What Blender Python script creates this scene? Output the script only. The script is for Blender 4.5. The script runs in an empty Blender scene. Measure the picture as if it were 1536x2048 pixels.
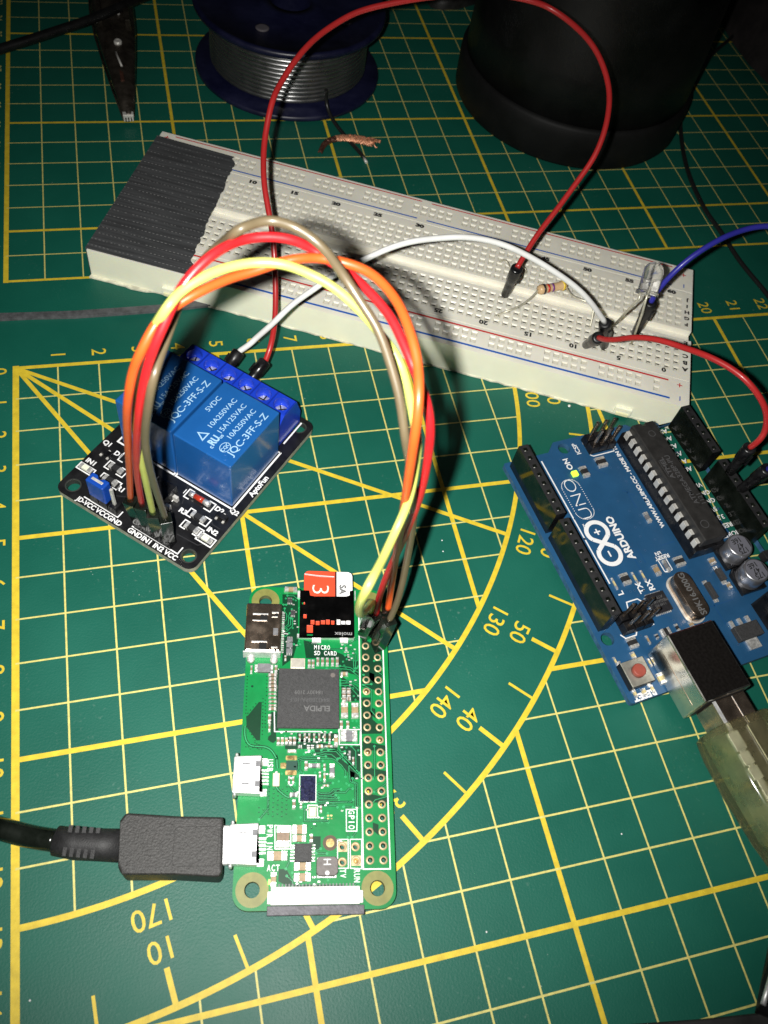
import bpy, bmesh, math, random
from mathutils import Matrix, Vector, geometry
random.seed(7)
S = 0.001            # everything below is written in millimetres
scene = bpy.context.scene
COL = scene.collection
# ------------------------------------------------------------------ camera
cam = bpy.data.objects.new('camera', bpy.data.cameras.new('camera'))
COL.objects.link(cam)
R = [[0.96742,0.215638,-0.132658],[-0.115404,0.841969,0.527039],[0.225344,-0.494559,0.839423]]
cx, cy, cz = (R[0][0], -R[0][1], -R[0][2]), (-R[1][0], R[1][1], R[1][2]), (-R[2][0], R[2][1], R[2][2])
CP = Vector((37.823,-155.264,171.067))
cam.matrix_world = Matrix(((cx[0], cy[0], cz[0], CP.x*S), (cx[1], cy[1], cz[1], CP.y*S), (cx[2], cy[2], cz[2], CP.z*S), (0, 0, 0, 1)))
cd = cam.data
cd.sensor_fit = 'HORIZONTAL'; cd.lens = 4.0; cd.sensor_width = 4.0*1536/1681.469
cd.clip_start = 0.005; cd.clip_end = 20
cd.dof.use_dof = True; cd.dof.focus_distance = 0.195; cd.dof.aperture_fstop = 5.0
scene.camera = cam
# ------------------------------------------------------------------ world and the phone's flash
w = bpy.data.worlds.new('World'); scene.world = w; w.use_nodes = True
w.node_tree.nodes['Background'].inputs[0].default_value = (0.9, 0.95, 1.0, 1)
w.node_tree.nodes['Background'].inputs[1].default_value = 0.007
fl = bpy.data.objects.new('phone_flash', bpy.data.lights.new('phone_flash', 'SPOT'))
COL.objects.link(fl)
fl.data.energy = 2.9; fl.data.shadow_soft_size = 0.0018; fl.data.color = (1.0, 0.985, 0.94)
fl.matrix_world = Matrix.Translation((CP + Vector(cx)*-9.5 + Vector(cy)*1.0)*S) @ cam.matrix_world.to_3x3().to_4x4()
fl.data.spot_size = math.radians(92); fl.data.spot_blend = 1.0
scene.view_settings.view_transform = 'Standard'; scene.view_settings.look = 'None'
scene.view_settings.exposure = 0.0; scene.view_settings.gamma = 1.0
scene.render.engine = 'CYCLES'
# ------------------------------------------------------------------ materials
MATS = {}
def mat(name, rgb, rough=0.5, metal=0.0, var=0.0, vs=300, bump=0.0, bs=800, spec=0.5, coat=0.0, trans=0.0, ior=1.5, sss=0.0, emit=0.0, rvar=0.0, stretch=None, alpha=1.0):
    """noise-varied principled material; vs / bs are noise scales per metre"""
    if name in MATS: return MATS[name]
    m = bpy.data.materials.new(name); m.use_nodes = True; N = m.node_tree.nodes; K = m.node_tree.links
    p = N['Principled BSDF']
    p.inputs['Base Color'].default_value = (*rgb, 1); p.inputs['Roughness'].default_value = rough; p.inputs['Metallic'].default_value = metal
    p.inputs['Specular IOR Level'].default_value = spec; p.inputs['Coat Weight'].default_value = coat; p.inputs['Coat Roughness'].default_value = 0.12
    p.inputs['Transmission Weight'].default_value = trans; p.inputs['IOR'].default_value = ior
    p.inputs['Alpha'].default_value = alpha
    if sss:
        p.inputs['Subsurface Weight'].default_value = sss; p.inputs['Subsurface Radius'].default_value = (1, .8, .5); p.inputs['Subsurface Scale'].default_value = 0.0012
    if emit:
        p.inputs['Emission Color'].default_value = (*rgb, 1); p.inputs['Emission Strength'].default_value = emit
    tc = N.new('ShaderNodeTexCoord'); src = tc.outputs['Object']
    if stretch:
        mp = N.new('ShaderNodeMapping'); mp.inputs['Scale'].default_value = stretch; K.new(src, mp.inputs[0]); src = mp.outputs[0]
    if var or rvar:
        n = N.new('ShaderNodeTexNoise'); n.inputs['Scale'].default_value = vs; n.inputs['Detail'].default_value = 6; n.inputs['Roughness'].default_value = .6
        K.new(src, n.inputs['Vector'])
    if var:
        mx = N.new('ShaderNodeMix'); mx.data_type = 'RGBA'
        mx.inputs[6].default_value = (*[c*(1-var) for c in rgb], 1); mx.inputs[7].default_value = (*[min(1, c*(1+var)+var*.01) for c in rgb], 1)
        r = N.new('ShaderNodeMapRange'); r.inputs[1].default_value = .35; r.inputs[2].default_value = .65
        K.new(n.outputs['Fac'], r.inputs[0]); K.new(r.outputs[0], mx.inputs[0]); K.new(mx.outputs[2], p.inputs['Base Color'])
    if rvar:
        r2 = N.new('ShaderNodeMapRange'); r2.inputs[1].default_value = .35; r2.inputs[2].default_value = .65
        r2.inputs[3].default_value = max(.02, rough-rvar); r2.inputs[4].default_value = min(1, rough+rvar)
        K.new(n.outputs['Fac'], r2.inputs[0]); K.new(r2.outputs[0], p.inputs['Roughness'])
    if bump:
        b = N.new('ShaderNodeBump'); nb = N.new('ShaderNodeTexNoise'); nb.inputs['Scale'].default_value = bs; nb.inputs['Detail'].default_value = 4
        K.new(src, nb.inputs['Vector']); K.new(nb.outputs['Fac'], b.inputs['Height'])
        b.inputs['Strength'].default_value = min(1, bump); b.inputs['Distance'].default_value = 0.0001
        K.new(b.outputs[0], p.inputs['Normal'])
    MATS[name] = m
    return m
def mat_green():
    m = mat('mat_pvc_green', (0.0045, 0.100, 0.068), .52, var=.10, vs=25, bump=.5, bs=2200, spec=.36, rvar=.05)
    N = m.node_tree.nodes; K = m.node_tree.links; p = N['Principled BSDF']
    src = p.inputs['Base Color'].links[0].from_socket
    tc = N.new('ShaderNodeTexCoord')
    v = N.new('ShaderNodeTexVoronoi'); v.inputs['Scale'].default_value = 330; K.new(tc.outputs['Object'], v.inputs['Vector'])
    n = N.new('ShaderNodeTexNoise'); n.inputs['Scale'].default_value = 40; n.inputs['Detail'].default_value = 4; K.new(tc.outputs['Object'], n.inputs['Vector'])
    a = N.new('ShaderNodeMapRange'); a.inputs[1].default_value = .045; a.inputs[2].default_value = .02; K.new(v.outputs['Distance'], a.inputs[0])
    b = N.new('ShaderNodeMapRange'); b.inputs[1].default_value = .52; b.inputs[2].default_value = .66; K.new(n.outputs['Fac'], b.inputs[0])
    mu = N.new('ShaderNodeMath'); mu.operation = 'MULTIPLY'; K.new(a.outputs[0], mu.inputs[0]); K.new(b.outputs[0], mu.inputs[1])
    n2 = N.new('ShaderNodeTexNoise'); n2.inputs['Scale'].default_value = 1100; n2.inputs['Detail'].default_value = 3; K.new(tc.outputs['Object'], n2.inputs['Vector'])
    c = N.new('ShaderNodeMapRange'); c.inputs[1].default_value = .62; c.inputs[2].default_value = .8; c.inputs[4].default_value = .18; K.new(n2.outputs['Fac'], c.inputs[0])
    mu2 = N.new('ShaderNodeMath'); mu2.operation = 'MULTIPLY'; K.new(c.outputs[0], mu2.inputs[0]); K.new(b.outputs[0], mu2.inputs[1])
    ad = N.new('ShaderNodeMath'); ad.use_clamp = True; K.new(mu.outputs[0], ad.inputs[0]); K.new(mu2.outputs[0], ad.inputs[1])
    mx = N.new('ShaderNodeMix'); mx.data_type = 'RGBA'; mx.inputs[7].default_value = (.42, .5, .45, 1)
    K.new(ad.outputs[0], mx.inputs[0]); K.new(src, mx.inputs[6]); K.new(mx.outputs[2], p.inputs['Base Color'])
    return m
YEL = mat('mat_print_yellow', (0.68, 0.50, 0.03), .55, var=.12, vs=500, bump=.35, bs=3000)
YTHIN = mat('mat_print_thin', (0.62, 0.56, 0.17), .55, var=.15, vs=900, bump=.35, bs=3000)
BLK = mat('black_plastic', (.006, .006, .007), .34, var=.3, vs=400, spec=.4, bump=.2, bs=1500, rvar=.12)
BLKG = mat('black_gloss', (.005, .007, .005), .14, var=.3, vs=300, bump=.08, bs=500, rvar=.08)
BLKM = mat('black_matt', (.014, .014, .015), .6, var=.25, vs=900, bump=.6, bs=3500)
CHIP = mat('chip_black', (.035, .035, .036), .62, var=.25, vs=2500, bump=.7, bs=6000)
MET = mat('tinned_steel', (.76, .74, .69), .42, .45, var=.12, vs=600, bump=.2, bs=1500, rvar=.1)
METS = mat('polished_steel', (.78, .76, .70), .27, 1.0, var=.08, vs=150, bump=.25, bs=90, rvar=.06)
METB = mat('bright_steel', (.85, .85, .85), .5, .75, var=.06, vs=500, bump=.3, bs=1500, rvar=.1)
METD = mat('dark_nickel', (.46, .36, .28), .24, .95, var=.2, vs=300, bump=.12, bs=900, rvar=.08)
SOL = mat('solder', (.78, .77, .74), .38, .7, var=.2, vs=1500, bump=.8, bs=2500, rvar=.15)
GOLD = mat('gold_plate', (.72, .52, .22), .3, .8, var=.2, vs=900, rvar=.1)
DGOLD = mat('dull_gold', (.55, .42, .24), .5, .3, var=.2, vs=900)
TAN = mat('ceramic_tan', (.34, .24, .13), .5, var=.2, vs=1500)
GRYC = mat('ceramic_grey', (.16, .16, .17), .5, var=.2, vs=1500)
CREAMC = mat('ceramic_cream', (.62, .56, .44), .5, var=.12, vs=1500)
SILK = mat('silk_white', (.8, .8, .8), .5, var=.06, vs=2500)
WHT = mat('white_plastic', (.88, .88, .84), .45, var=.03, vs=900)
DARK = mat('dark_hole', (.002, .002, .002), .8)
WIREM = mat('bare_wire', (.66, .63, .50), .4, .45, var=.15, vs=900, rvar=.1)
# ------------------------------------------------------------------ mesh helpers
_tc = {}
def glyphs(s, bold=0.0):
    k = (s, bold)
    if k in _tc: return _tc[k]
    c = bpy.data.curves.new('t', 'FONT'); c.body = s; c.size = 1; c.align_x = 'CENTER'; c.resolution_u = 3; c.offset = bold
    o = bpy.data.objects.new('t', c); COL.objects.link(o); bpy.context.view_layer.update()
    e = o.evaluated_get(bpy.context.evaluated_depsgraph_get()); me = e.to_mesh()
    r = ([(v.co.x, v.co.y) for v in me.vertices], [tuple(p.vertices) for p in me.polygons])
    e.to_mesh_clear(); bpy.data.objects.remove(o); bpy.data.curves.remove(c)
    _tc[k] = r
    return r
CAP = max(y for x, y in glyphs('H')[0])
class MB:
    def __init__(s): s.v = []; s.f = []; s.mi = []; s.sm = []; s.mats = []; s.M = Matrix.Identity(4)
    def idx(s, m):
        if m not in s.mats: s.mats.append(m)
        return s.mats.index(m)
    def add(s, vs, fs, m, smooth=False):
        b = len(s.v); s.v += [s.M @ Vector(v) for v in vs]; i = s.idx(m)
        for f in fs: s.f.append(tuple(b+k for k in f)); s.mi.append(i); s.sm.append(smooth)
        return s
    def box(s, x0, y0, z0, x1, y1, z1, m):
        return s.add([(x0,y0,z0),(x1,y0,z0),(x1,y1,z0),(x0,y1,z0),(x0,y0,z1),(x1,y0,z1),(x1,y1,z1),(x0,y1,z1)],
                     [(0,3,2,1),(4,5,6,7),(0,1,5,4),(1,2,6,5),(2,3,7,6),(3,0,4,7)], m)
    def frus(s, b, t, z0, z1, m):   # b,t = (x0,y0,x1,y1)
        return s.add([(b[0],b[1],z0),(b[2],b[1],z0),(b[2],b[3],z0),(b[0],b[3],z0),(t[0],t[1],z1),(t[2],t[1],z1),(t[2],t[3],z1),(t[0],t[3],z1)],
                     [(0,3,2,1),(4,5,6,7),(0,1,5,4),(1,2,6,5),(2,3,7,6),(3,0,4,7)], m)
    def lathe(s, prof, cx, cy, m, n=32, cap=True):
        vs = []; fs = []
        for r, z in prof:
            for k in range(n): a = 2*math.pi*k/n; vs.append((cx+r*math.cos(a), cy+r*math.sin(a), z))
        for j in range(len(prof)-1):
            for k in range(n): q = (k+1) % n; fs.append((j*n+k, j*n+q, (j+1)*n+q, (j+1)*n+k))
        s.add(vs, fs, m, True)
        if cap:
            for j in (0, len(prof)-1):
                if prof[j][0] > 1e-6: s.add(vs[j*n:(j+1)*n], [tuple(range(n))], m)
        return s
    def cyl(s, cx, cy, z0, z1, r, m, n=24): return s.lathe([(r, z0), (r, z1)], cx, cy, m, n)
    def tube(s, pts, r, m, n=12, caps=True):
        P = [Vector(p) for p in pts]; rs = r if isinstance(r, (list, tuple)) else [r]*len(P)
        vs = []; fs = []; up = None
        for i, p in enumerate(P):
            t = (P[min(i+1, len(P)-1)]-P[max(i-1, 0)]).normalized()
            if up is None: up = t.orthogonal().normalized()
            up = (up-t*up.dot(t)).normalized(); sd = t.cross(up)
            for k in range(n):
                a = 2*math.pi*k/n; vs.append(p+up*(rs[i]*math.cos(a))+sd*(rs[i]*math.sin(a)))
        for i in range(len(P)-1):
            for k in range(n): q = (k+1) % n; fs.append((i*n+k, i*n+q, (i+1)*n+q, (i+1)*n+k))
        s.add(vs, fs, m, True)
        if caps: s.add(vs[:n], [tuple(range(n))], m); s.add(vs[-n:], [tuple(range(n))], m)
        return s
    def prism(s, out, z0, z1, m, side=None, holes=(), smooth=False, bottom=True):
        side = side or m
        loops = [[Vector((x, y, 0)) for x, y in out]]+[[Vector((x, y, 0)) for x, y in h] for h in holes]
        tris = geometry.tessellate_polygon(loops); fl = [p for l in loops for p in l]
        s.add([(p.x, p.y, z1) for p in fl], tris, m)
        if bottom: s.add([(p.x, p.y, z0) for p in fl], tris, side)
        if z0 != z1:
            for l in loops:
                n = len(l)
                s.add([(p.x, p.y, z0) for p in l]+[(p.x, p.y, z1) for p in l], [(k, (k+1) % n, n+(k+1) % n, n+k) for k in range(n)], side, smooth)
        return s
    def flat(s, out, z, m, holes=()):
        loops = [[Vector((x, y, 0)) for x, y in out]]+[[Vector((x, y, 0)) for x, y in h] for h in holes]
        tris = geometry.tessellate_polygon(loops); fl = [p for l in loops for p in l]
        return s.add([(p.x, p.y, z) for p in fl], tris, m)
    def rect(s, x0, y0, x1, y1, z, m): return s.add([(x0,y0,z),(x1,y0,z),(x1,y1,z),(x0,y1,z)], [(0,1,2,3)], m)
    def strip(s, pts, w, z, m, closed=False):
        P = [Vector((x, y)) for x, y in pts]; n = len(P); L = []; Rr = []
        for i in range(n):
            a = P[i-1] if (i or closed) else None; b = P[(i+1) % n] if (i < n-1 or closed) else None
            d1 = (P[i]-a).normalized() if a is not None else None; d2 = (b-P[i]).normalized() if b is not None else None
            d1 = d1 or d2; d2 = d2 or d1
            t = d1+d2; t = t.normalized() if t.length > 1e-6 else d1
            nn = Vector((-t.y, t.x)); c = max(.35, nn.dot(Vector((-d1.y, d1.x)))); o = nn*(w/2/c)
            L.append(P[i]+o); Rr.append(P[i]-o)
        vs = [(p.x, p.y, z) for p in L]+[(p.x, p.y, z) for p in Rr]
        k = n if closed else n-1
        return s.add(vs, [(i, (i+1) % n, n+(i+1) % n, n+i) for i in range(k)], m)
    def ring(s, cx, cy, r0, r1, z, m, n=20):
        vs = [(cx+r*math.cos(2*math.pi*k/n), cy+r*math.sin(2*math.pi*k/n), z) for r in (r0, r1) for k in range(n)]
        return s.add(vs, [(k, (k+1) % n, n+(k+1) % n, n+k) for k in range(n)], m)
    def disc(s, cx, cy, r, z, m, n=16): return s.add([(cx+r*math.cos(2*math.pi*k/n), cy+r*math.sin(2*math.pi*k/n), z) for k in range(n)], [tuple(range(n))], m)
    def text(s, t, x, y, cap, ang, z, m, bold=0.0, wx=1.0):
        """centred on (x, y); cap = capital height; ang = reading direction in degrees"""
        V, F = glyphs(t, bold); k = cap/CAP; a = math.radians(ang); c, n = math.cos(a), math.sin(a)
        return s.add([(x+c*vx*k*wx-n*(vy-CAP/2)*k, y+n*vx*k*wx+c*(vy-CAP/2)*k, z) for vx, vy in V], F, m)
    def build(s, name, parent=None, bevel=0, seg=2, loc=None, recalc=True):
        me = bpy.data.meshes.new(name)
        me.from_pydata([tuple(v*S) for v in s.v], [], s.f)
        for m in s.mats: me.materials.append(m)
        me.polygons.foreach_set('material_index', s.mi); me.polygons.foreach_set('use_smooth', s.sm)
        if recalc:
            bm = bmesh.new(); bm.from_mesh(me); bmesh.ops.remove_doubles(bm, verts=bm.verts, dist=1e-7); bmesh.ops.recalc_face_normals(bm, faces=bm.faces); bm.to_mesh(me); bm.free()
        me.update()
        o = bpy.data.objects.new(name, me); COL.objects.link(o)
        if parent is not None: o.parent = parent
        if loc: o.location = Vector(loc)*S
        if bevel:
            b = o.modifiers.new('bevel', 'BEVEL'); b.width = bevel*S; b.segments = seg; b.limit_method = 'ANGLE'; b.angle_limit = .7; b.harden_normals = False
        return o
def tag(o, label=None, cat=None, group=None, kind=None):
    if label: o['label'] = label
    if cat: o['category'] = cat
    if group: o['group'] = group
    if kind: o['kind'] = kind
    return o
def empty(name, loc, rz, label, cat, group=None):
    o = bpy.data.objects.new(name, None); COL.objects.link(o); o.location = Vector(loc)*S; o.rotation_euler = (0, 0, rz); o.empty_display_size = .01
    return tag(o, label, cat, group)
def part_copy(src, parent, loc, rot=None, scale=None):
    c = src.copy(); COL.objects.link(c); c.parent = parent; c.location = Vector(loc)*S
    if rot is not None: c.rotation_euler = (0, 0, rot)
    if scale: c.scale = scale
    for g in src.children:
        d = g.copy(); COL.objects.link(d); d.parent = c
    return c
def rrect(x0, y0, x1, y1, r, n=5):
    out = []
    for cx_, cy_, a0 in ((x1-r, y1-r, 0), (x0+r, y1-r, 90), (x0+r, y0+r, 180), (x1-r, y0+r, 270)):
        for k in range(n+1): a = math.radians(a0+90*k/n); out.append((cx_+r*math.cos(a), cy_+r*math.sin(a)))
    return out
def circ(cx_, cy_, r, n=20): return [(cx_+r*math.cos(2*math.pi*k/n), cy_+r*math.sin(2*math.pi*k/n)) for k in range(n)]
def smooth(pts, sub=6, z=None):
    P = [Vector(p) for p in pts]; P = [2*P[0]-P[1]]+P+[2*P[-1]-P[-2]]; out = []
    for i in range(1, len(P)-2):
        a, b, c, d = P[i-1:i+3]
        for k in range(sub):
            t = k/sub
            out.append(0.5*((2*b)+(c-a)*t+(2*a-5*b+4*c-d)*t*t+(3*b-a-3*c+d)*t**3))
    out.append(P[-2])
    for _ in range(6): out = [out[0]]+[(out[i-1]+out[i]*2+out[i+1])/4 for i in range(1, len(out)-1)]+[out[-1]]
    return out
# ================================================================== setting
d = MB(); d.rect(-900, -700, 1100, 1100, -3.2, mat('desk_black', (.012, .011, .010), .6, var=.4, vs=60, bump=.5, bs=300))
tag(d.build('desk'), kind='structure')
# ------------------------------------------------------------------ cutting mat
GM = mat_green()
m = MB(); m.prism(rrect(-30, -210, 318, 300, 8), -3, 0, GM)
Z = 0.03
def hidden_iv(c0, c1, f, lim):          # pieces of a line outside the protractor band 130<r<150 in the lower quadrant
    out = []; N = 2400; st = None
    for k in range(N+1):
        t = c0+(c1-c0)*k/N; x, y = f(t); r = math.hypot(x, y)
        ok = not (130 < r < 150 and y < 0.01) and lim(x, y)
        if ok and st is None: st = t
        if (not ok or k == N) and st is not None: out.append((st, t)); st = None
    return out
def gl(a, b, w, z, mt): m.strip([a, b], w, z, mt)
for u in range(0, 30):
    wdt = 1.5 if u == 0 else (1.05 if u % 5 == 0 else .38)
    for a, b in hidden_iv(0, -200, lambda t: (u*10, t), lambda x, y: True):
        if u == 0: a, b = 0.75, -200
        gl((u*10, a), (u*10, b), wdt, Z+(.004 if u % 5 == 0 else 0), YEL if u % 5 == 0 else YTHIN)
        if u == 0: break
for v in range(0, 20):
    wdt = 1.05 if v % 5 == 0 else .38
    for a, b in hidden_iv(0, 295, lambda t: (t, -v*10), lambda x, y: True):
        if v == 0: a, b = -.75, 295
        gl((a, -v*10), (b, -v*10), wdt, Z+(.008 if v % 5 == 0 else .012), YEL if v % 5 == 0 else YTHIN)
        if v == 0: break
for r_, a0, a1 in ((130, 0, 90), (150, 0, 90)):
    m.strip([(r_*math.sin(math.radians(a0+(a1-a0)*k/90)), -r_*math.cos(math.radians(a0+(a1-a0)*k/90))) for k in range(91)], 1.15, Z+.016, YEL)
for dg in (30, 45, 60):
    a = math.radians(dg); gl((0, 0), (129.8*math.sin(a), -129.8*math.cos(a)), 1.05, Z+.02+dg*.0001, YEL)
for dg in range(5, 90, 5):
    a = math.radians(dg); r0 = 143.6; gl((r0*math.sin(a), -r0*math.cos(a)), (150*math.sin(a), -150*math.cos(a)), 1.0 if dg % 10 == 0 else .6, Z+.024, YEL)
for dg in range(10, 90, 10):
    a = math.radians(dg); up = (math.sin(a), -math.cos(a)); rd = math.degrees(math.atan2(-math.sin(a), -math.cos(a)))
    m.text(str(180-dg), up[0]*134.6, up[1]*134.6, 3.7, rd, Z, YEL, .004, 1.0)
    m.text(str(dg), up[0]*140.6, up[1]*140.6, 3.7, rd, Z, YEL, .004, 1.0)
for n_ in range(0, 30):
    if n_: m.text(str(n_), n_*10 + (-1.0 if n_ > 9 else .2), 3.6 if n_ < 10 else 4.4, 3.5, -90, Z, YEL, .004, .95)
for n_ in range(0, 20): m.text(str(n_), -3.9, -n_*10-.7, 3.5, -90, Z, YEL, .004, .95)
U0 = -2.57; V0 = 31.1
for i in range(0, 31):
    gl((U0+i*10, V0-(.5 if i == 0 else 0)), (U0+i*10, V0+265.5), 1.3 if i in (0, 30) else (.95 if i % 5 == 0 else .34), Z+(.004 if i % 5 == 0 else 0), YEL if i % 5 == 0 else YTHIN)
for j in range(0, 27):
    yy = V0+j*9.958; gl((U0, yy), (U0+300, yy), .85 if (j-2) % 5 == 0 else (.8 if j == 0 else .34), Z+(.008 if (j-2) % 5 == 0 else .012), YEL if (j-2) % 5 == 0 or j == 0 else YTHIN)
    if j > 3: m.text(str(37-j), U0-3.3, yy-.6, 2.6, -90, Z, YTHIN, .004, .9)
tag(m.build('cutting_mat'), 'green self-healing cutting mat with yellow centimetre grid, ruler figures and protractor arcs under everything', 'cutting mat')
# ================================================================== small component library
def smd(L_, W_, H_, body, end=SOL, e=.28):
    b = MB(); k = L_*e
    b.box(-L_/2+k, -W_/2+.02, .02, L_/2-k, W_/2-.02, H_, body)
    b.box(-L_/2, -W_/2, 0, -L_/2+k, W_/2, H_+.04, end); b.box(L_/2-k, -W_/2, 0, L_/2, W_/2, H_+.04, end)
    b.frus((-L_/2-.18, -W_/2-.06, -L_/2+.02, W_/2+.06), (-L_/2-.02, -W_/2+.05, -L_/2+.02, W_/2-.05), 0.02, H_*.7, SOL)
    b.frus((L_/2-.02, -W_/2-.06, L_/2+.18, W_/2+.06), (L_/2-.02, -W_/2+.05, L_/2+.02, W_/2-.05), 0.02, H_*.7, SOL)
    return b
SMDC = {}
def put_smd(parent, x, y, L_, W_, along_y, body, name='capacitor', z=1.4, H_=None, e=.28, label=None):
    L_ = round(L_*5)/5 or .2; W_ = round(W_*5)/5 or .2; H_ = H_ or min(W_, .8)*.8+.1
    key = (name, L_, W_, H_, body.name, e)
    if key not in SMDC:
        o = smd(L_, W_, H_, body, e=e).build(name, parent, bevel=.04, seg=1); SMDC[key] = o; o.location = Vector((x, y, z))*S; o.rotation_euler = (0, 0, math.pi/2 if along_y else 0)
        return o
    return part_copy(SMDC[key], parent, (x, y, z), math.pi/2 if along_y else 0)
def pins_row(b, x0, y0, x1, y1, n, dx, dy, z, w, m=SOL, h=.25):   # little gull-wing feet from a body side outwards
    for k in range(n):
        t = (k+.5)/n; x = x0+(x1-x0)*t; y = y0+(y1-y0)*t
        if abs(dx) > abs(dy): b.box(min(x, x+dx), y-w/2, z, max(x, x+dx), y+w/2, z+h, m)
        else: b.box(x-w/2, min(y, y+dy), z, x+w/2, max(y, y+dy), z+h, m)
# ================================================================== single-board computer (65 x 30)
PO = (49.13,-71.29,2.0); PT = -1.75805
PG = mat('solder_mask_green', (.001, .20, .048), .42, var=.10, vs=250, bump=.2, bs=900, spec=.3)
PD = mat('solder_mask_dark_green', (.001, .038, .014), .42, var=.12, vs=250, spec=.3)
PL = mat('solder_mask_trace', (.02, .34, .12), .4, var=.1, vs=250, coat=.3)
PE = mat('board_edge', (.16, .17, .07), .7, var=.25, vs=900)
RINGM = mat('bare_fibre_ring', (.20, .20, .05), .5, var=.12, vs=600, coat=.2)
pi = empty('single_board_computer', PO, PT, 'small green single-board computer with rows of gold pin holes, left of the wide protractor arc', 'circuit board')
ZT = 1.4
pads = [(8.37+2.54*i, 25.23+2.54*j) for i in range(20) for j in (0, 1)]
ex = [(54.2,20.0),(56.9,20.0),(54.2,22.5),(56.7,22.6)]
b = MB()
holes = [circ(x, y, .5, 12) for x, y in pads]+[circ(x, y, .5, 12) for x, y in ex]+[circ(x, y, 1.4, 24) for x, y in ((3.5, 3.5), (61.5, 3.5), (3.5, 26.5), (61.5, 26.5))]
b.prism(rrect(0, 0, 65, 30, 3, 8), 0, ZT, PG, PE, holes)
z1, z2, z3, z4, z5 = ZT+.02, ZT+.03, ZT+.04, ZT+.05, ZT+.06
# dark (bare laminate) areas
for q in [[(26.2,3.1),(26.2,3.7),(34.1,3.7),(34.1,3.0),(31.4,0.9),(29.2,0.7),(29.1,1.0)],[(28.3,5.6),(28.2,7.1),(32.4,7.3),(32.4,6.8),(34.1,6.9),(34.6,6.3),(34.4,5.8),(33.9,5.2),(33.3,5.3),(32.9,5.8)],[(19.2,6.3),(19.2,6.9),(28.2,7.2),(28.2,6.6)],[(32.5,11.0),(32.5,19.4),(32.8,19.4),(34.2,18.0),(34.3,11.1)],[(35.8,14.3),(35.7,19.0),(38.2,21.6),(40.6,23.7),(41.5,23.7),(41.6,22.1),(40.0,20.9),(37.7,18.7),(37.2,16.8),(36.9,15.1)],[(35.1,19.5),(35.1,23.7),(40.9,23.6),(39.4,21.7),(37.2,20.5),(36.2,19.9)],[(39.9,21.4),(40.4,22.6),(42.1,22.3),(42.3,21.6)],[(43.8,14.9),(44.4,16.0),(44.3,17.8),(43.3,19.7),(43.7,19.9),(44.4,18.2),(45.3,19.1),(45.6,18.9),(45.7,15.6),(45.0,14.9)],[(45.8,14.9),(45.8,21.9),(46.2,22.1),(46.2,17.6),(46.9,16.8),(46.3,14.9)],[(1.7,7.1),(1.6,10.5),(12.4,10.8),(16.6,9.8),(18.4,7.6)],[(12.4,11.9),(12.9,14.1),(16.9,23.6),(20.1,23.6),(19.3,19.7),(16.4,19.2),(16.5,12.5)],[(20.4,20.0),(22.7,23.5),(25.5,24.3),(25.8,22.1),(25.0,19.9)],[(11.5,24.4),(14.1,28.7),(24.6,28.4),(23.2,26.8),(22.6,24.3)],[(24.9,24.3),(24.9,26.2),(29.6,26.4),(31.2,28.2),(32.5,28.2),(32.6,24.0)],[(33.4,8.6),(34.9,19.1),(35.7,19.1),(35.8,8.7)],[(58.0,8.2),(58.0,9.6),(60.0,10.8),(60.7,10.8),(60.7,9.4),(60.1,8.2)],[(52.3,14.3),(52.3,15.9),(54.5,15.9),(54.6,15.1),(54.0,14.4)],[(60.7,9.5),(60.8,20.4),(61.6,20.4),(61.4,9.6)]]:
    b.flat(q, z1, PD)
# dark corridors between the header pads
for i, j0 in ((4, 0), (7, 0), (10, 1), (12, 1), (14, 1), (16, 0)):
    x = 8.37+2.54*i; b.flat([(x+.3, 24.2), (x+2.2, 24.2), (x+2.2, 28.9), (x+1.2, 28.9)] if j0 else [(x+.8, 25.9), (x+2.3, 25.9), (x+3.2, 27.0), (x+1.2, 27.0)], z1, PD)
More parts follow.
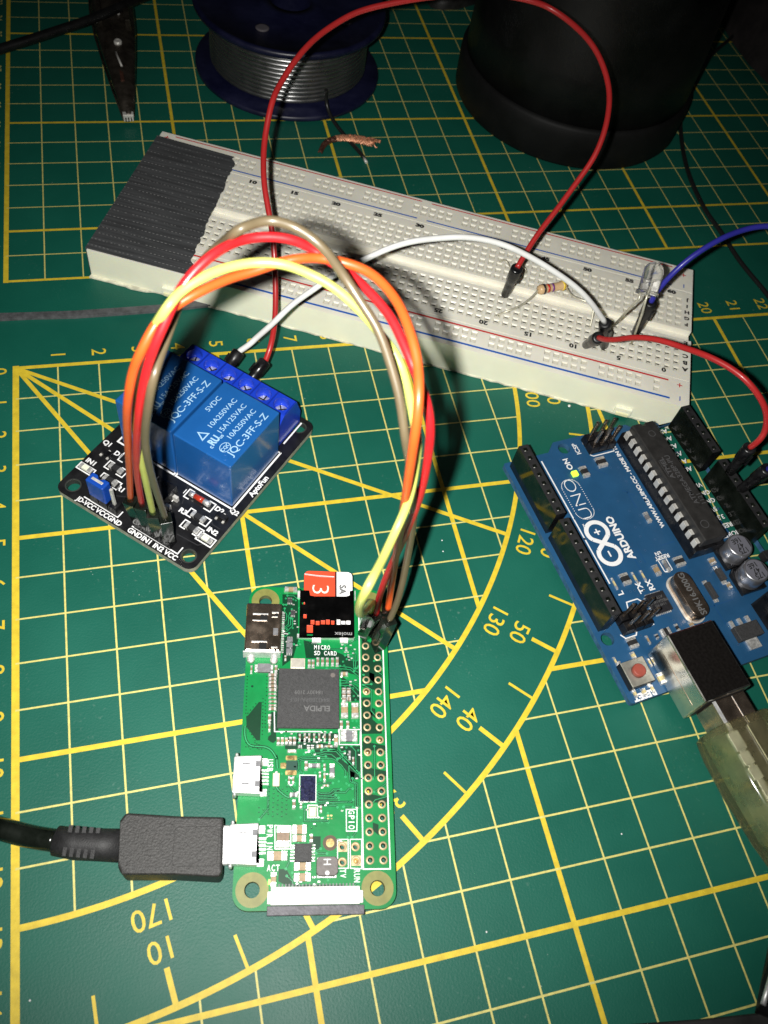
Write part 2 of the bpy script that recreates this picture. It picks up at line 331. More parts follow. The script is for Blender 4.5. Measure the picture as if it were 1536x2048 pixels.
# traces
TR = [[(40.5,11.7),(39.7,11.1),(37.7,11.2),(37.4,12.0),(37.3,14.1),(37.3,14.6),(37.2,15.1),(37.2,16.8)],[(40.5,12.0),(39.7,11.4),(38.0,11.4),(37.7,12.1),(37.6,14.1),(37.7,14.7),(37.6,17.9),(37.8,18.5),(38.9,19.9),(40.0,20.7),(41.2,20.7)],[(40.6,12.3),(39.7,11.7),(38.2,11.7),(38.0,12.3),(38.0,14.0),(38.1,14.3),(38.1,16.2)],[(36.3,13.7),(37.0,14.2),(37.1,15.1),(36.7,16.6),(36.8,17.9),(37.5,18.8),(37.8,19.1)],[(36.0,14.3),(36.6,14.8),(36.5,15.9),(36.2,16.5),(36.2,18.8),(37.7,20.3),(39.0,21.5),(41.2,23.7)],[(35.9,17.3),(35.8,18.9),(37.2,20.4),(39.0,22.2),(40.4,23.4)],[(36.0,15.9),(35.7,16.3),(35.8,19.0),(36.3,19.5),(36.2,20.6)],[(36.8,20.1),(37.8,20.1),(38.9,21.4),(40.0,21.4),(42.1,21.6),(42.5,22.6),(47.1,22.6)],[(35.1,21.9),(36.1,22.8),(39.9,22.8),(40.7,23.7)],[(41.5,22.1),(42.1,22.1),(42.5,23.0),(46.7,23.0),(47.1,23.6)],[(44.0,15.0),(44.4,15.9),(44.3,17.6),(43.6,18.4),(43.6,19.8)],[(44.3,15.0),(44.8,15.6),(44.7,17.9),(44.2,18.6),(44.2,20.7),(43.5,21.3),(43.5,22.1)],[(44.7,15.0),(45.1,15.5),(45.0,18.3),(44.7,18.8)],[(45.0,15.0),(45.4,15.6),(45.4,19.0),(45.2,19.3)],[(45.6,15.0),(45.9,15.4),(45.8,17.1),(46.1,17.6),(46.0,21.7),(45.6,22.2)],[(46.2,15.0),(46.2,16.7),(46.6,17.3),(46.7,18.8),(47.0,19.1)],[(42.7,15.0),(42.4,15.6),(42.4,18.2)],[(46.9,20.3),(47.0,22.1)],[(46.9,12.8),(49.5,12.8),(49.5,17.2),(49.1,17.3)],[(42.7,9.6),(43.8,10.6),(44.1,11.5)],[(8.4,7.5),(7.8,8.1),(6.5,8.2),(5.8,7.7),(5.1,7.7)],[(9.8,7.5),(8.8,8.6),(6.7,8.6),(6.2,8.9)],[(10.1,7.5),(8.9,9.1),(7.3,9.0)],[(10.5,7.6),(10.5,8.3),(9.2,9.5),(7.5,9.4)],[(11.6,7.6),(11.7,8.1),(10.9,8.8)],[(2.0,8.2),(2.0,9.6),(2.6,10.2),(2.7,10.7)],[(4.2,7.4),(4.2,8.0)],[(13.4,9.9),(13.9,10.6),(13.4,11.2)],[(13.4,20.8),(11.8,23.4),(11.1,24.5)],[(14.4,16.4),(14.2,22.2),(15.7,23.1),(18.6,23.0)],[(15.7,20.8),(15.8,22.5),(19.2,22.7)],[(18.8,16.9),(18.7,19.7),(18.9,21.9),(21.2,24.6)],[(21.3,19.7),(21.4,22.2),(22.1,24.1),(22.0,26.3)],[(21.9,19.7),(21.8,21.9),(23.8,24.0)],[(22.4,19.7),(22.4,21.6),(24.6,23.5)],[(18.1,19.7),(18.4,21.9),(19.5,23.6),(20.0,24.7)],[(16.8,27.0),(16.7,28.7),(18.5,28.9)],[(22.2,24.6),(23.2,26.3),(27.7,26.1),(29.6,27.7)],[(19.1,27.5),(20.0,28.8),(23.1,28.7),(24.6,28.1)],[(35.1,26.6),(41.1,26.5),(41.6,26.1)],[(41.6,29.2),(42.6,28.6),(44.1,26.3)],[(44.9,29.1),(45.6,26.5),(46.5,25.7)],[(42.1,5.6),(47.3,5.8),(49.2,4.2)],[(55.5,11.2),(56.0,10.2),(56.8,10.1),(58.0,9.5)],[(55.3,15.1),(55.4,17.1)],[(55.0,14.8),(54.5,15.9)],[(61.6,21.7),(60.4,22.8)],[(59.2,9.7),(60.1,10.8),(61.0,10.8)],[(51.2,21.1),(52.5,21.1)],[(52.5,21.9),(51.4,22.8)]]
for q in TR: b.strip(q, .38, z2, PD)
for q in TR:
    b.strip(q, .11, z3, PL)
    for e_ in (q[0], q[-1]): b.ring(e_[0], e_[1], .1, .24, z4, PL, 10)
ANT = smooth([(x, y, 0) for x, y in [(31.2,0.6),(32.7,0.6),(34.0,0.9),(35.0,1.6),(35.3,2.7),(35.3,4.1),(35.6,5.4),(36.5,6.4),(37.8,7.1),(37.5,7.1),(39.6,7.3)]], 5)
ANT = [(p.x, p.y) for p in ANT]; b.strip(ANT, .55, z2, PD); b.strip(ANT, .2, z3, PL)
A2 = [(p.x, p.y) for p in smooth([(x, y, 0) for x, y in [(43.0,7.2),(43.6,7.5),(44.4,8.4),(45.1,9.4),(45.1,10.1)]], 5)]
b.strip(A2, .5, z2, PD); b.strip(A2, .18, z3, PL)
# stitching vias
for (x0, y0, x1, y1) in [(43.1,5.9,49.4,10.6),(47.0,4.1,49.4,6.7),(50.4,11.6,51.8,16.6),(34.5,1.0,36.8,4.4)]:
    nx = int((x1-x0)/.85); ny = int((y1-y0)/.85)
    for i in range(nx):
        for j in range(ny): b.ring(x0+(i+.5*(j % 2))*.85, y0+j*.85, .06, .17, z2, PD, 8); b.disc(x0+(i+.5*(j % 2))*.85-.1, y0+j*.85, .07, z3, PL, 6)
for ln in [[(20.8,0.5),(28.6,0.6)],[(20.7,4.5),(24.8,4.6)],[(25.5,3.9),(32.9,4.1)],[(25.8,4.4),(31.4,4.6)],[(26.6,2.5),(28.6,1.0)],[(31.7,1.2),(34.8,3.1)],[(35.4,1.5),(35.8,4.1)]]:
    (xa, ya), (xb, yb) = ln; n_ = int(math.hypot(xb-xa, yb-ya)/.7)
    for k in range(n_+1): b.disc(xa+(xb-xa)*k/n_, ya+(yb-ya)*k/n_, .13, z2, PD, 8)
(xa, ya), = [(22.9,1.6)]; b.disc(xa, ya, .25, z2, PD)
# scattered vias and little pads all over the busy areas
rv = random.Random(3)
for (x0, y0, x1, y1, n_) in [(2.3,7.1,14.5,11.0,34),(13.2,20.0,18.8,23.6,30),(18.8,19.7,32.7,23.8,34),(32.0,7.6,34.8,19.7,40),(33.8,11.6,37.8,21.7,18),(38.8,7.8,45.5,11.9,22),(37.8,14.7,49.3,23.5,34),(45.5,11.9,50.2,17.7,26),(52.9,10.1,60.8,17.7,26),(32.7,18.7,41.7,24.1,20)]:
    for _ in range(n_):
        x = rv.uniform(x0, x1); y = rv.uniform(y0, y1); b.ring(x, y, .09, .21, z2, PL, 8) if rv.random() < .6 else b.rect(x-.14, y-.22, x+.14, y+.22, z5, SOL)
# silkscreen
GX0, GY0, GX1, GY1 = (31.9,23.9,58.2,29.0)
GX0 = 6.6
b.strip([(GX0, GY0), (GX1, GY0), (GX1, GY1), (GX0, GY1)], .24, z5, SILK, True)
for q in [[(52.9,19.1),(52.9,21.1),(58.0,21.1),(58.0,19.1)],[(52.9,21.5),(52.9,23.7),(58.1,23.6),(58.0,21.5)],[(50.3,7.2),(50.4,10.2),(54.5,10.3),(54.5,7.4)],[(40.9,11.7),(40.9,14.9),(46.0,14.9),(46.0,11.7)],[(46.6,13.4),(46.6,15.2),(48.9,15.3),(48.9,13.4)],[(31.8,19.5),(31.7,23.8),(34.8,23.7),(34.8,19.5)],[(47.4,20.8),(47.4,22.9),(51.4,22.8),(51.4,20.8)]]:
    b.strip(q, .17, z5, SILK, True)
for q in [[(19.1,6.8),(19.1,7.8)],[(28.2,6.3),(32.3,6.5),(32.2,15.9)],[(19.0,14.8),(19.0,19.4),(32.4,19.4)],[(52.9,19.1),(53.3,20.0)]]:
    b.strip(q, .2, z5, SILK)
def ptxt(s_, z_, x, y, cap, ang, bold=.02, pitch=.82):
    a = math.radians(ang); n = len(s_)
    for i, ch in enumerate(s_):
        if ch != ' ':
            t = (i-(n-1)/2)*pitch; g = glyphs(ch, bold)[0]; wd = (max(v[0] for v in g)-min(v[0] for v in g))*cap/CAP
            b.text(ch, x+math.cos(a)*t, y+math.sin(a)*t, cap, ang, z5, SILK, bold, min(1.0, pitch*.8/wd) if ch != 'I' else 1.0)
T = [(14.0,15.9),(15.3,16.6),(49.3,21.8),(39.0,5.9),(51.3,6.3),(53.9,6.4),(57.8,7.2),(58.9,20.1),(59.3,22.7)]
ptxt('MICRO', 0, T[0][0], T[0][1], .92, 90, .015, .70); ptxt('SD CARD', 0, T[1][0], T[1][1], .92, 90, .015, .70)
ptxt('GPIO', 0, T[2][0], T[2][1], 1.1, 0, .015, .92); ptxt('USB', 0, T[3][0], T[3][1], 1.05, 0); ptxt('PWR', 0, T[4][0], T[4][1], 1.05, 0); ptxt('IN', 0, T[5][0], T[5][1], 1.05, 0)
ptxt('ACT', 0, T[6][0], T[6][1], 1.05, 90); ptxt('TV', 0, T[7][0], T[7][1], 1.05, 0); ptxt('RUN', 0, T[8][0], T[8][1], 1.05, 0)
b.build('board', pi, recalc=False)
# mounting rings, pads
for n_, (x, y) in enumerate(((3.5, 3.5), (61.5, 3.5), (3.5, 26.5), (61.5, 26.5))):
    if n_ == 0: mr = MB().prism(circ(0, 0, 3.0, 40), ZT+.01, ZT+.07, RINGM, None, [circ(0, 0, 1.4, 24)]).build('mounting_ring', pi, loc=(x, y, 0))
    else: part_copy(mr, pi, (x, y, 0))
pad0 = MB(); pad0.lathe([(.49, -1.4), (.49, .065)], 0, 0, mat('barrel', (.09, .08, .05), .5, .4), 16, cap=False); pad0.lathe([(.49, .07), (.80, .07), (.80, .0)], 0, 0, DGOLD, 16, cap=False); pad0 = pad0.build('pin_pad', pi, loc=(pads[4][0], pads[4][1], ZT))  # lining coloured darker than the plating, painting shade into the pad holes
gold = {16, 13, 25, 20}
for k, (x, y) in enumerate(pads):
    if k == 4: continue
    part_copy(pad0, pi, (x, y, ZT))
for k, (x, y) in enumerate(ex):
    q = MB(); sq = k in (0, 3)
    if sq: q.prism([(-.9, -.9), (.9, -.9), (.9, .9), (-.9, .9)], 0, .07, DGOLD, None, [circ(0, 0, .5, 12)])
    q.lathe([(.47, -1.4), (.47, .08), (.85, .08), (.85, .0)], 0, 0, DGOLD, 16, cap=False); q.build('pin_pad', pi, loc=(x, y, ZT))
for gx, gy in [(36.4,25.1),(33.8,27.7),(23.5,25.1)]+[ex[3]]:
    x, y = min(pads+list(ex), key=lambda p: (p[0]-gx)**2+(p[1]-gy)**2)
    MB().lathe([(.42, -.2), (.3, -.05), (.05, 0)], 0, 0, GOLD, 10, cap=False).build('gold_plug', pi, loc=(x, y, ZT))
fx, fy = (53.5,17.7)
MB().cyl(fx, fy, ZT, ZT+.05, 1.4, mat('bare_brown', (.07, .045, .02), .5)).cyl(fx, fy, ZT, ZT+.1, .78, GOLD).build('fiducial', pi)
# processor
(px0, py0), (px1, py1) = (19.3, 6.9), (31.8, 19.4)
MB().box(px0+.15, py0+.15, ZT, px1-.15, py1-.15, ZT+.35, mat('substrate', (.05, .16, .05), .5)).build('chip_substrate', pi)
q = MB(); q.box(px0, py0, ZT+.35, px1, py1, ZT+1.15, CHIP); zc = ZT+1.17
LAS = mat('laser_grey', (.075, .075, .078), .6); LAS2 = mat('laser_light', (.12, .12, .12), .6)
cpu = q.build('processor_chip', pi, bevel=.08)
q = MB(); q.text('ELPIDA', 27.8, 14.9, 1.1, -90, zc, LAS2, .02, 1.05); q.text('B4432BBPA-10-F', 26.0, 13.4, .8, -90, zc, LAS); q.text('18430Y 2109', 24.4, 13.2, .75, -90, zc, LAS2)
q.disc(20.6, 18.1, .5, zc, mat('chip_dimple', (.14, .12, .11), .5)); q.build('chip_marking', cpu)
# mini HDMI
q = MB(); hx0, hx1, hy0, hy1 = 5.4, 16.4, -.4, 7.0
q.box(hx0, hy0, ZT+.05, hx1, hy1, ZT+3.1, METD); hd = q.build('video_port', pi, bevel=.35)
q = MB(); zt = ZT+3.12
for q0 in [(7.9,1.0,9.6,4.2),(14.2,1.0,16.2,4.2),(7.5,5.0,8.7,6.4),(15.4,5.1,16.6,6.4)]:
    x0, y0, x1, y1 = q0; q.box(x0, y0, zt-.02, x0+.28, y1, zt+.1, METB); q.box(x1-.2, y0, zt-.02, x1, y1-.2, zt+.06, METB); q.rect(x0+.3, (y0+y1)/2, x1-.25, y1-.1, zt+.01, DARK)
for q0 in [(11.2,5.4,12.8,6.4)]: q.box(q0[0], q0[1], zt-.3, q0[2], q0[3], zt+.05, GRYC)
q.box(hx1-.05, hy0-.2, ZT+.1, hx1+.25, hy1+.1, ZT+3.0, METB)
q.build('spring_tab', hd)
q = MB()
for k in range(19): q.box(hx0+.8+k*.5, hy1, ZT, hx0+1.05+k*.5, hy1+.75, ZT+.25, SOL)
q.build('port_pins', hd)
q = MB(); q.lathe([(.9, ZT), (.75, ZT+.5), (.1, ZT+.7)], 17.1, 1.0, SOL, 14); q.lathe([(.9, ZT), (.75, ZT+.5), (.1, ZT+.7)], 17.2, 5.8, SOL, 14); q.build('solder_blob', hd)
# micro USB sockets
def musb(cx_):
    q = MB(); x0, x1 = cx_-3.75, cx_+3.75
    q.prism([(x0+.3, -1.1), (x1-.3, -1.1), (x1-.1, 3.6), (x1-.1, 4.2), (x0+.1, 4.2), (x0+.1, 3.6)], ZT+.15, ZT+2.7, METB)
    o = q.build('power_socket' if cx_ > 50 else 'data_socket', pi, bevel=.25)
    g = MB(); zz = ZT+2.72
    for sx in (-1.9, 1.9): g.box(cx_+sx-.25, .6, zz-.02, cx_+sx+.05, 2.0, zz+.03, GRYC); g.box(cx_+sx-.6, 3.1, zz-.4, cx_+sx+.5, 4.0, zz+.06, GRYC)
    g.build('spring_tab', o)
    g = MB()
    for k in range(5): g.box(cx_-1.5+k*.65, 4.2, ZT, cx_-1.15+k*.65, 5.7, ZT+.35, SOL)
    g.box(cx_-3.6, 4.2, ZT, cx_-2.2, 5.4, ZT+.5, SOL); g.box(cx_+2.3, 4.2, ZT, cx_+3.6, 5.4, ZT+.5, SOL); g.lathe([(.35, ZT), (.35, ZT+2.4), (.1, ZT+2.7)], cx_-3.8, -.6, METB, 8); g.lathe([(.35, ZT), (.35, ZT+2.4), (.1, ZT+2.7)], cx_+3.8, -.6, METB, 8)
    g.build('port_pins', o); return o
musb(41.4); musb(54.0)
# memory card slot with its stamped windows
SLT = mat('slot_shell', (.5, .47, .45), .1, 1.0, var=.15, vs=300, bump=.15, bs=700, rvar=.05)
wins = [(8.3,13.3,9.3,14.1),(8.5,14.4,9.4,15.2),(8.3,15.5,9.2,16.4),(8.1,16.6,9.2,17.4),(8.3,17.7,9.2,18.4),(8.0,18.8,9.2,19.7),(8.3,19.9,9.1,20.8),(8.2,21.0,9.1,21.9),(9.5,12.5,11.9,13.8),(4.1,11.3,4.6,12.0),(7.0,11.6,7.9,12.4)]
q = MB(); zs = ZT+1.35
sl = [(1.2,10.9),(1.2,12.9),(2.4,13.1),(2.6,14.1),(2.4,21.0),(2.1,21.8),(1.1,21.8),(0.8,22.6),(12.2,22.6),(12.5,10.9)]
q.prism(sl, zs-.12, zs, SLT, None, [[(a, c_), (a, d_), (b_, d_), (b_, c_)] for a, c_, b_, d_ in wins])
q.box(.8, 22.5, ZT, 12.0, 22.7, zs-.12, SLT); q.box(.8, 10.9, ZT, 12.0, 11.1, zs-.12, SLT); q.box(12.0, 10.9, ZT, 12.15, 22.7, zs, METB)
so = q.build('card_slot', pi)
q = MB()
for (x0, y0, x1, y1) in [(12.1,13.7,13.1,15.6),(11.9,19.7,13.0,21.4),(0.9,10.4,2.6,10.9),(0.5,23.0,2.8,23.2),(11.2,10.5,12.0,11.1)]: q.box(x0, y0, ZT, x1, y1, ZT+.5, METB)
q.text('molex', *(11.4,20.4), .85, -90, zs+.02, mat('stamp_grey', (.3, .3, .3), .4), .01, 1.2)
q.build('slot_lug', so)
# chips, crystal, inductor, camera connector
def chip(name, box, h, m_=CHIP, z=ZT, bev=.08):
    return MB().box(box[0], box[1], z, box[2], box[3], z+h, m_).build(name, pi, bevel=bev)
pm = (53.7,11.0,56.9,14.2); c_ = chip('power_chip', pm, .85)
q = MB(); pins_row(q, pm[0], pm[1], pm[2], pm[1], 6, 0, -.75, ZT, .22); pins_row(q, pm[0], pm[3], pm[2], pm[3], 6, 0, .65, ZT, .22); q.build('chip_pins', c_)
ib = (56.2,15.1,59.5,19.0)
q = MB(); q.prism([(ib[0]+.5, ib[1]), (ib[2]-.5, ib[1]), (ib[2], ib[1]+.5), (ib[2], ib[3]-.5), (ib[2]-.5, ib[3]), (ib[0]+.5, ib[3]), (ib[0], ib[3]-.5), (ib[0], ib[1]+.5)], ZT+.2, ZT+1.8, mat('inductor_grey', (.13, .115, .11), .55, var=.15, vs=900, bump=.4, bs=2000))
q.box(ib[0]-.1, ib[1]+.1, ZT, ib[2]+.2, ib[3]-.1, ZT+.5, SOL); io = q.build('inductor', pi, bevel=.12)
q = MB(); q.text('H', (ib[0]+ib[2])/2-.7, (ib[1]+ib[3])/2, 1.35, 180, ZT+1.82, SILK, .0, .9); q.disc((ib[0]+ib[2])/2+1.2, (ib[1]+ib[3])/2, .38, ZT+1.82, SILK); q.build('marking', io)
wb = (41.1,11.9,45.9,14.8); chip('radio_chip', wb, .4, mat('die_blue', (.012, .014, .045), .22, var=.5, vs=1800, bump=.5, bs=2500), bev=.03)
for nm, bx_ in (('crystal', (16.8,9.3,19.1,12.3)), ('crystal', (47.0,13.6,48.8,15.0))):
    x0, y0, x1, y1 = bx_; MB().box(x0, y0, ZT, x1, y1, ZT+.6, CREAMC).box(x0+.15, y0+.15, ZT+.6, x1-.15, y1-.15, ZT+.75, mat('crystal_lid', (.62, .58, .5), .4, .5, var=.1, vs=900)).build(nm, pi, bevel=.06)
for bx_ in [(18.2,2.5,20.0,5.2)]:
    x0, y0, x1, y1 = bx_; MB().box(x0, y0, ZT, x1, y1, ZT+.9, GRYC).box(x0+.1, y0-.6, ZT, x1-.1, y0, ZT+.5, SOL).box(x0+.1, y1, ZT, x1-.1, y1+.5, ZT+.5, SOL).build('diode', pi, bevel=.06)
for x0, y0, x1, y1 in [(38.1,9.0,40.0,11.2)]: MB().rect(x0, y0, x1, y1, z5, mat('antenna_dark', (.002, .05, .03), .5)).build('antenna_window', pi)
q = MB()
for x0, y0, x1, y1 in [(37.1,8.9,38.0,11.1),(40.0,8.9,40.9,11.1),(38.5,7.9,39.6,9.0),(48.4,17.1,48.7,17.5),(48.4,17.7,48.7,18.1),(49.0,17.1,49.2,17.5),(49.0,17.8,49.2,18.1)]: q.prism(rrect(x0, y0, x1, y1, min(x1-x0, y1-y0)*.2, 2), ZT, z5+.03, GOLD)
q.build('antenna_pad', pi)
x0, y0, x1, y1 = (40.6,6.5,43.1,7.8)
MB().box(x0, y0, ZT, x1, y1, ZT+.5, mat('antenna_ceramic', (.7, .6, .45), .5)).box(x0-.4, y0+.4, ZT, x0, y1-.4, ZT+.3, SOL).build('chip_antenna', pi, bevel=.08)
q = MB()
for bx_ in [(2.9,8.2,3.8,9.3),(5.8,9.0,6.8,10.0),(12.1,8.4,13.0,9.6),(13.3,8.3,14.3,9.6),(14.6,8.3,15.7,9.6)]:
    x0, y0, x1, y1 = bx_; o = MB().box(x0, y0, ZT, x1, y1, ZT+.55, GRYC if x0 > 10 else CHIP).build('small_chip', pi, bevel=.04)
    q = MB(); pins_row(q, x0, y0, x0, y1, 3, -.3, 0, ZT, .18); pins_row(q, x1, y0, x1, y1, 3, .3, 0, ZT, .18); q.build('chip_pins', o)
# capacitors and resistors: (x0,y0,x1,y1,kind)
for (x0, y0, x1, y1, kd) in [(50.4,10.5,51.9,13.2,0),(52.1,10.6,53.4,13.1,0),(55.0,6.0,56.6,9.7,0),(57.0,11.1,58.4,14.0,0),(58.9,11.1,60.2,14.0,0),(58.6,6.8,61.1,7.8,0),(52.0,13.8,53.4,14.4,1),(50.6,7.6,54.3,10.0,1),(33.6,7.0,35.0,7.6,1),(33.6,7.8,35.0,8.4,0),(33.6,8.6,34.9,9.2,0),(33.5,9.4,34.9,10.0,1),(33.5,10.2,34.9,10.8,1),(32.8,11.3,34.2,11.8,1),(32.7,12.3,34.2,12.8,1),(32.7,13.2,34.2,13.7,1),(32.7,14.2,34.2,14.7,1),(32.7,15.2,34.2,15.7,1),(32.7,16.3,34.2,16.8,1),(32.7,17.3,34.2,17.8,1),(33.0,18.4,35.2,19.2,0),(35.1,11.3,35.7,12.0,2),(35.1,13.0,35.7,13.6,2),(35.1,13.8,35.7,14.4,2),(35.0,14.9,35.6,16.2,0),(35.0,16.7,35.5,18.0,0),(36.0,9.3,36.6,10.8,3),(32.1,19.9,34.3,23.0,2),(30.4,19.7,31.7,20.1,1),(30.4,21.0,31.7,21.5,1),(38.3,12.6,39.9,13.2,1),(38.8,13.4,39.5,15.6,2),(38.7,16.3,40.0,16.8,1),(40.3,15.4,41.2,15.9,1),(40.6,16.3,42.1,16.8,0),(38.8,17.5,41.4,18.5,2),(42.7,16.3,43.2,17.4,0),(41.2,9.4,42.6,9.9,1),(41.2,10.2,42.6,10.7,1),(45.7,10.4,47.2,11.0,1),(37.4,22.0,38.8,22.5,1),(36.2,21.3,37.7,21.8,2),(44.4,9.9,45.1,11.3,2),(46.8,15.7,47.9,16.1,1),(46.4,11.8,47.1,12.3,1),(0.1,7.6,1.2,10.2,0),(16.1,8.0,17.1,8.4,1),(17.0,12.9,18.6,13.5,1),(17.0,13.7,18.6,14.3,1),(16.5,14.7,18.1,15.3,1),(16.5,15.7,18.1,16.3,1),(16.5,16.7,18.1,17.3,1),(16.5,17.8,18.1,18.4,1),(16.4,18.8,18.1,19.4,1),(19.6,19.9,20.5,21.2,0),(23.1,20.0,24.0,20.9,1),(23.1,21.0,24.0,21.9,1),(24.1,20.0,25.0,20.9,1),(24.1,21.0,25.0,21.9,1),(25.1,20.0,26.0,20.9,1),(25.1,21.0,25.9,21.9,1),(26.4,19.9,29.3,21.2,0),(26.4,22.0,29.3,23.4,0),(30.1,19.6,31.6,20.2,1),(30.1,20.9,31.5,21.5,1),(20.2,4.9,20.8,6.4,1),(21.0,5.0,21.6,6.4,1),(21.8,5.0,22.4,6.4,1),(22.6,5.0,23.2,6.5,1),(23.4,5.1,24.0,6.5,1),(24.3,5.1,24.8,6.5,1),(25.1,5.1,25.6,6.5,1),(25.9,5.2,26.4,6.6,1),(26.7,5.2,27.2,6.6,1),(27.4,5.2,28.0,6.6,1),(28.9,5.1,30.5,5.7,1),(30.9,5.2,32.3,5.7,1),(18.5,1.0,20.1,1.5,1),(18.4,5.3,19.9,5.8,1),(18.4,6.0,20.0,6.6,1)]:
    L0, L1 = x1-x0, y1-y0; ay = L1 > L0
    body = (TAN, mat('ceramic_brown', (.22, .15, .10), .5, var=.2, vs=1500), GRYC, CREAMC)[kd]
    put_smd(pi, (x0+x1)/2, (y0+y1)/2, max(L0, L1), min(L0, L1), ay, body, 'capacitor' if kd != 2 else 'chip_resistor', ZT, e=.3)
x0, y0 = (60.3,6.6)
MB().box(x0-.5, y0-.25, ZT+.05, x0+.4, y0+.15, ZT+.45, mat('led_green_lit', (.35, 1.0, .1), .4, emit=1.6)).build('status_light', pi)
# camera connector
q = MB(); q.box(61.2, 6.9, ZT, 64.2, 23.1, ZT+1.15, WHT); q.box(61.9, 6.3, ZT, 64.0, 23.7, ZT+.9, WHT); cc = q.build('camera_connector', pi, bevel=.12)
MB().box(64.3, 6.3, ZT-.1, 65.9, 23.9, ZT+.75, mat('latch_grey', (.085, .08, .095), .5, var=.35, vs=700, bump=.5, bs=2000)).build('latch', cc, bevel=.1)
q = MB()
for k in range(24): q.box(60.6, 7.6+k*.62, ZT, 61.2, 7.85+k*.62, ZT+.25, GRYC)
q.build('connector_pins', cc)
# memory card, pushed into the slot
MC = empty('memory_card', PO, PT, 'red and white micro memory card sticking out of the green board', 'memory card')
CRD = mat('card_red', (.80, .075, .03), .4, var=.05, vs=200); CWH = mat('card_white', (.85, .85, .85), .4); CBK = mat('card_black', (.01, .01, .01), .4)
q = MB(); za = ZT+1.12
q.prism([(-3.0, 11.7), (-3.6, 12.2), (-3.8, 12.8), (-3.8, 21.6), (-3.5, 22.3), (-2.8, 22.5), (11.2, 22.5), (11.2, 11.7)], ZT+.35, za-.02, CBK); q.build('card_body', MC)
q = MB(); q.flat([(-3.0, 11.75), (-3.55, 12.2), (-3.75, 12.8), (-3.75, 18.6), (11.1, 18.6), (11.1, 11.75)], za, CRD)
q.flat([(-3.75, 18.95), (-3.75, 21.6), (-3.45, 22.2), (-2.8, 22.45), (11.1, 22.45), (11.1, 18.95)], za, CWH); q.rect(-3.75, 18.6, 11.1, 18.95, za, CBK)
q.text('3', *(0.8,15.4), 3.7, 0, za+.02, mat('card_print_white', (.85, .8, .7), .5), -.015, 1.15); q.text('SA', *(0.6,20.3), 1.35, 0, za+.02, mat('card_print_grey', (.13, .13, .13), .5), .04, 1.0)
q.strip([(-3.0, 11.8), (-2.7, 14.5), (-2.5, 18.4)], .12, za+.02, SILK); q.strip([(-2.8, 11.8), (-2.4, 15.5), (-2.4, 18.4)], .08, za+.02, SILK); q.build('card_label', MC)
# ================================================================== relay module (38.5 x 50.5)
RO = (8.78,-39.52,1.4); RT = -0.74997
RB = mat('solder_mask_black', (.009, .009, .010), .3, var=.3, vs=350, bump=.3, bs=1500, coat=.2)
rl = empty('relay_module', RO, RT, 'black two-channel relay board with two blue relay boxes and blue screw terminals', 'relay board')
b = MB(); zr = 1.6; hl = ((3, 3), (35.5, 3), (35.5, 47.5), (3, 47.5))
b.prism(rrect(0, 0, 38.5, 50.5, 2.2, 6), 0, zr, RB, mat('relay_board_edge', (.3, .3, .24), .7, var=.25, vs=900), [circ(x, y, 1.55, 24) for x, y in hl])
for x, y in hl: b.ring(x, y, 1.55, 1.85, zr+.02, mat('hole_lip', (.05, .055, .05), .4, .3))
for x, y in hl: b.lathe([(1.53, 0), (1.53, zr)], x, y, mat('hole_lip', (.05, .055, .05), .4), 24, cap=False)
sz = zr+.03
b.strip([(3.0, 31), (3.0, 18.4), (19.4, 18.4), (19.4, 20)], .45, sz, SILK); b.strip([(20.0, 20), (20.0, 18.4), (36.2, 18.4), (36.2, 38.4)], .45, sz, SILK); b.strip([(36.2, 38.2), (34.6, 38.2)], .35, sz, SILK); b.strip([(35.2, 41), (35.2, 49)], .4, sz, SILK)
def rt(t, x, y, c=1.35, a=0, bold=.06, wx=1.15): b.text(t, x, y, c*.86, a, sz, SILK, bold*.7, wx*.92)
rt('JD-VCC', 8.6, .95, 1.3, 0, .05, 1.0); rt('VCC', 13.1, .95, 1.35, 0, .05, 1.05); rt('GND', 16.6, .95, 1.35, 0, .05, 1.05)
rt('GND', 22.3, .95, 1.35, 0, .05, 1.05); rt('IN1', 25.6, .95, 1.35, 0, .05, 1.1); rt('IN2', 28.8, .95, 1.35, 0, .05, 1.1); rt('VCC', 32.2, .95, 1.35, 0, .05, 1.05)
rt('AptoFun', 37.4, 27.2, 1.5, 90, .05, 1.1); rt('Q1', 1.5, 16.6); rt('D1', 5.6, 15.6); rt('IN1', 2.0, 10.3); rt('R1', 12.3, 8.3); rt('R2', 14.0, 11.6); rt('D2', 33.9, 16.6); rt('R3', 27.4, 11.6); rt('IN2', 36.0, 11.1); rt('Q2', 37.0, 18.1, 1.3)
for x0, y0, x1, y1 in ((.2, 7.2, 4.4, 9.0), (34.0, 7.4, 38.1, 9.6)): b.strip([(x0, y0), (x1, y0), (x1, y1), (x0, y1)], .3, sz, SILK, True)
def brk(x0, y0, x1, y1):
    b.strip([(x0+1.4, y1), (x0, y1), (x0, y0), (x0+1.4, y0)], .3, sz, SILK); b.strip([(x1-1.8, y0), (x1, y0), (x1, y1), (x1-1.8, y1)], .3, sz, SILK)
for a in ((5.2, 10.9, 10.4, 13.1), (6.3, 7.5, 11.5, 9.6), (25.0, 14.9, 32.4, 17.3), (28.4, 11.2, 34.0, 13.3), (29.2, 8.0, 34.4, 10.1), (6.4, 14.3, 11.5, 17.0)): brk(*a)
b.strip([(7.0, 2.0), (16.6, 2.0), (16.6, 3.8)], .3, sz, SILK); b.strip([(20.6, 2.0), (33.2, 2.0), (33.2, 4.0)], .3, sz, SILK)
b.strip([(24.4, 15.5), (24.4, 16.8)], .2, sz, SILK)
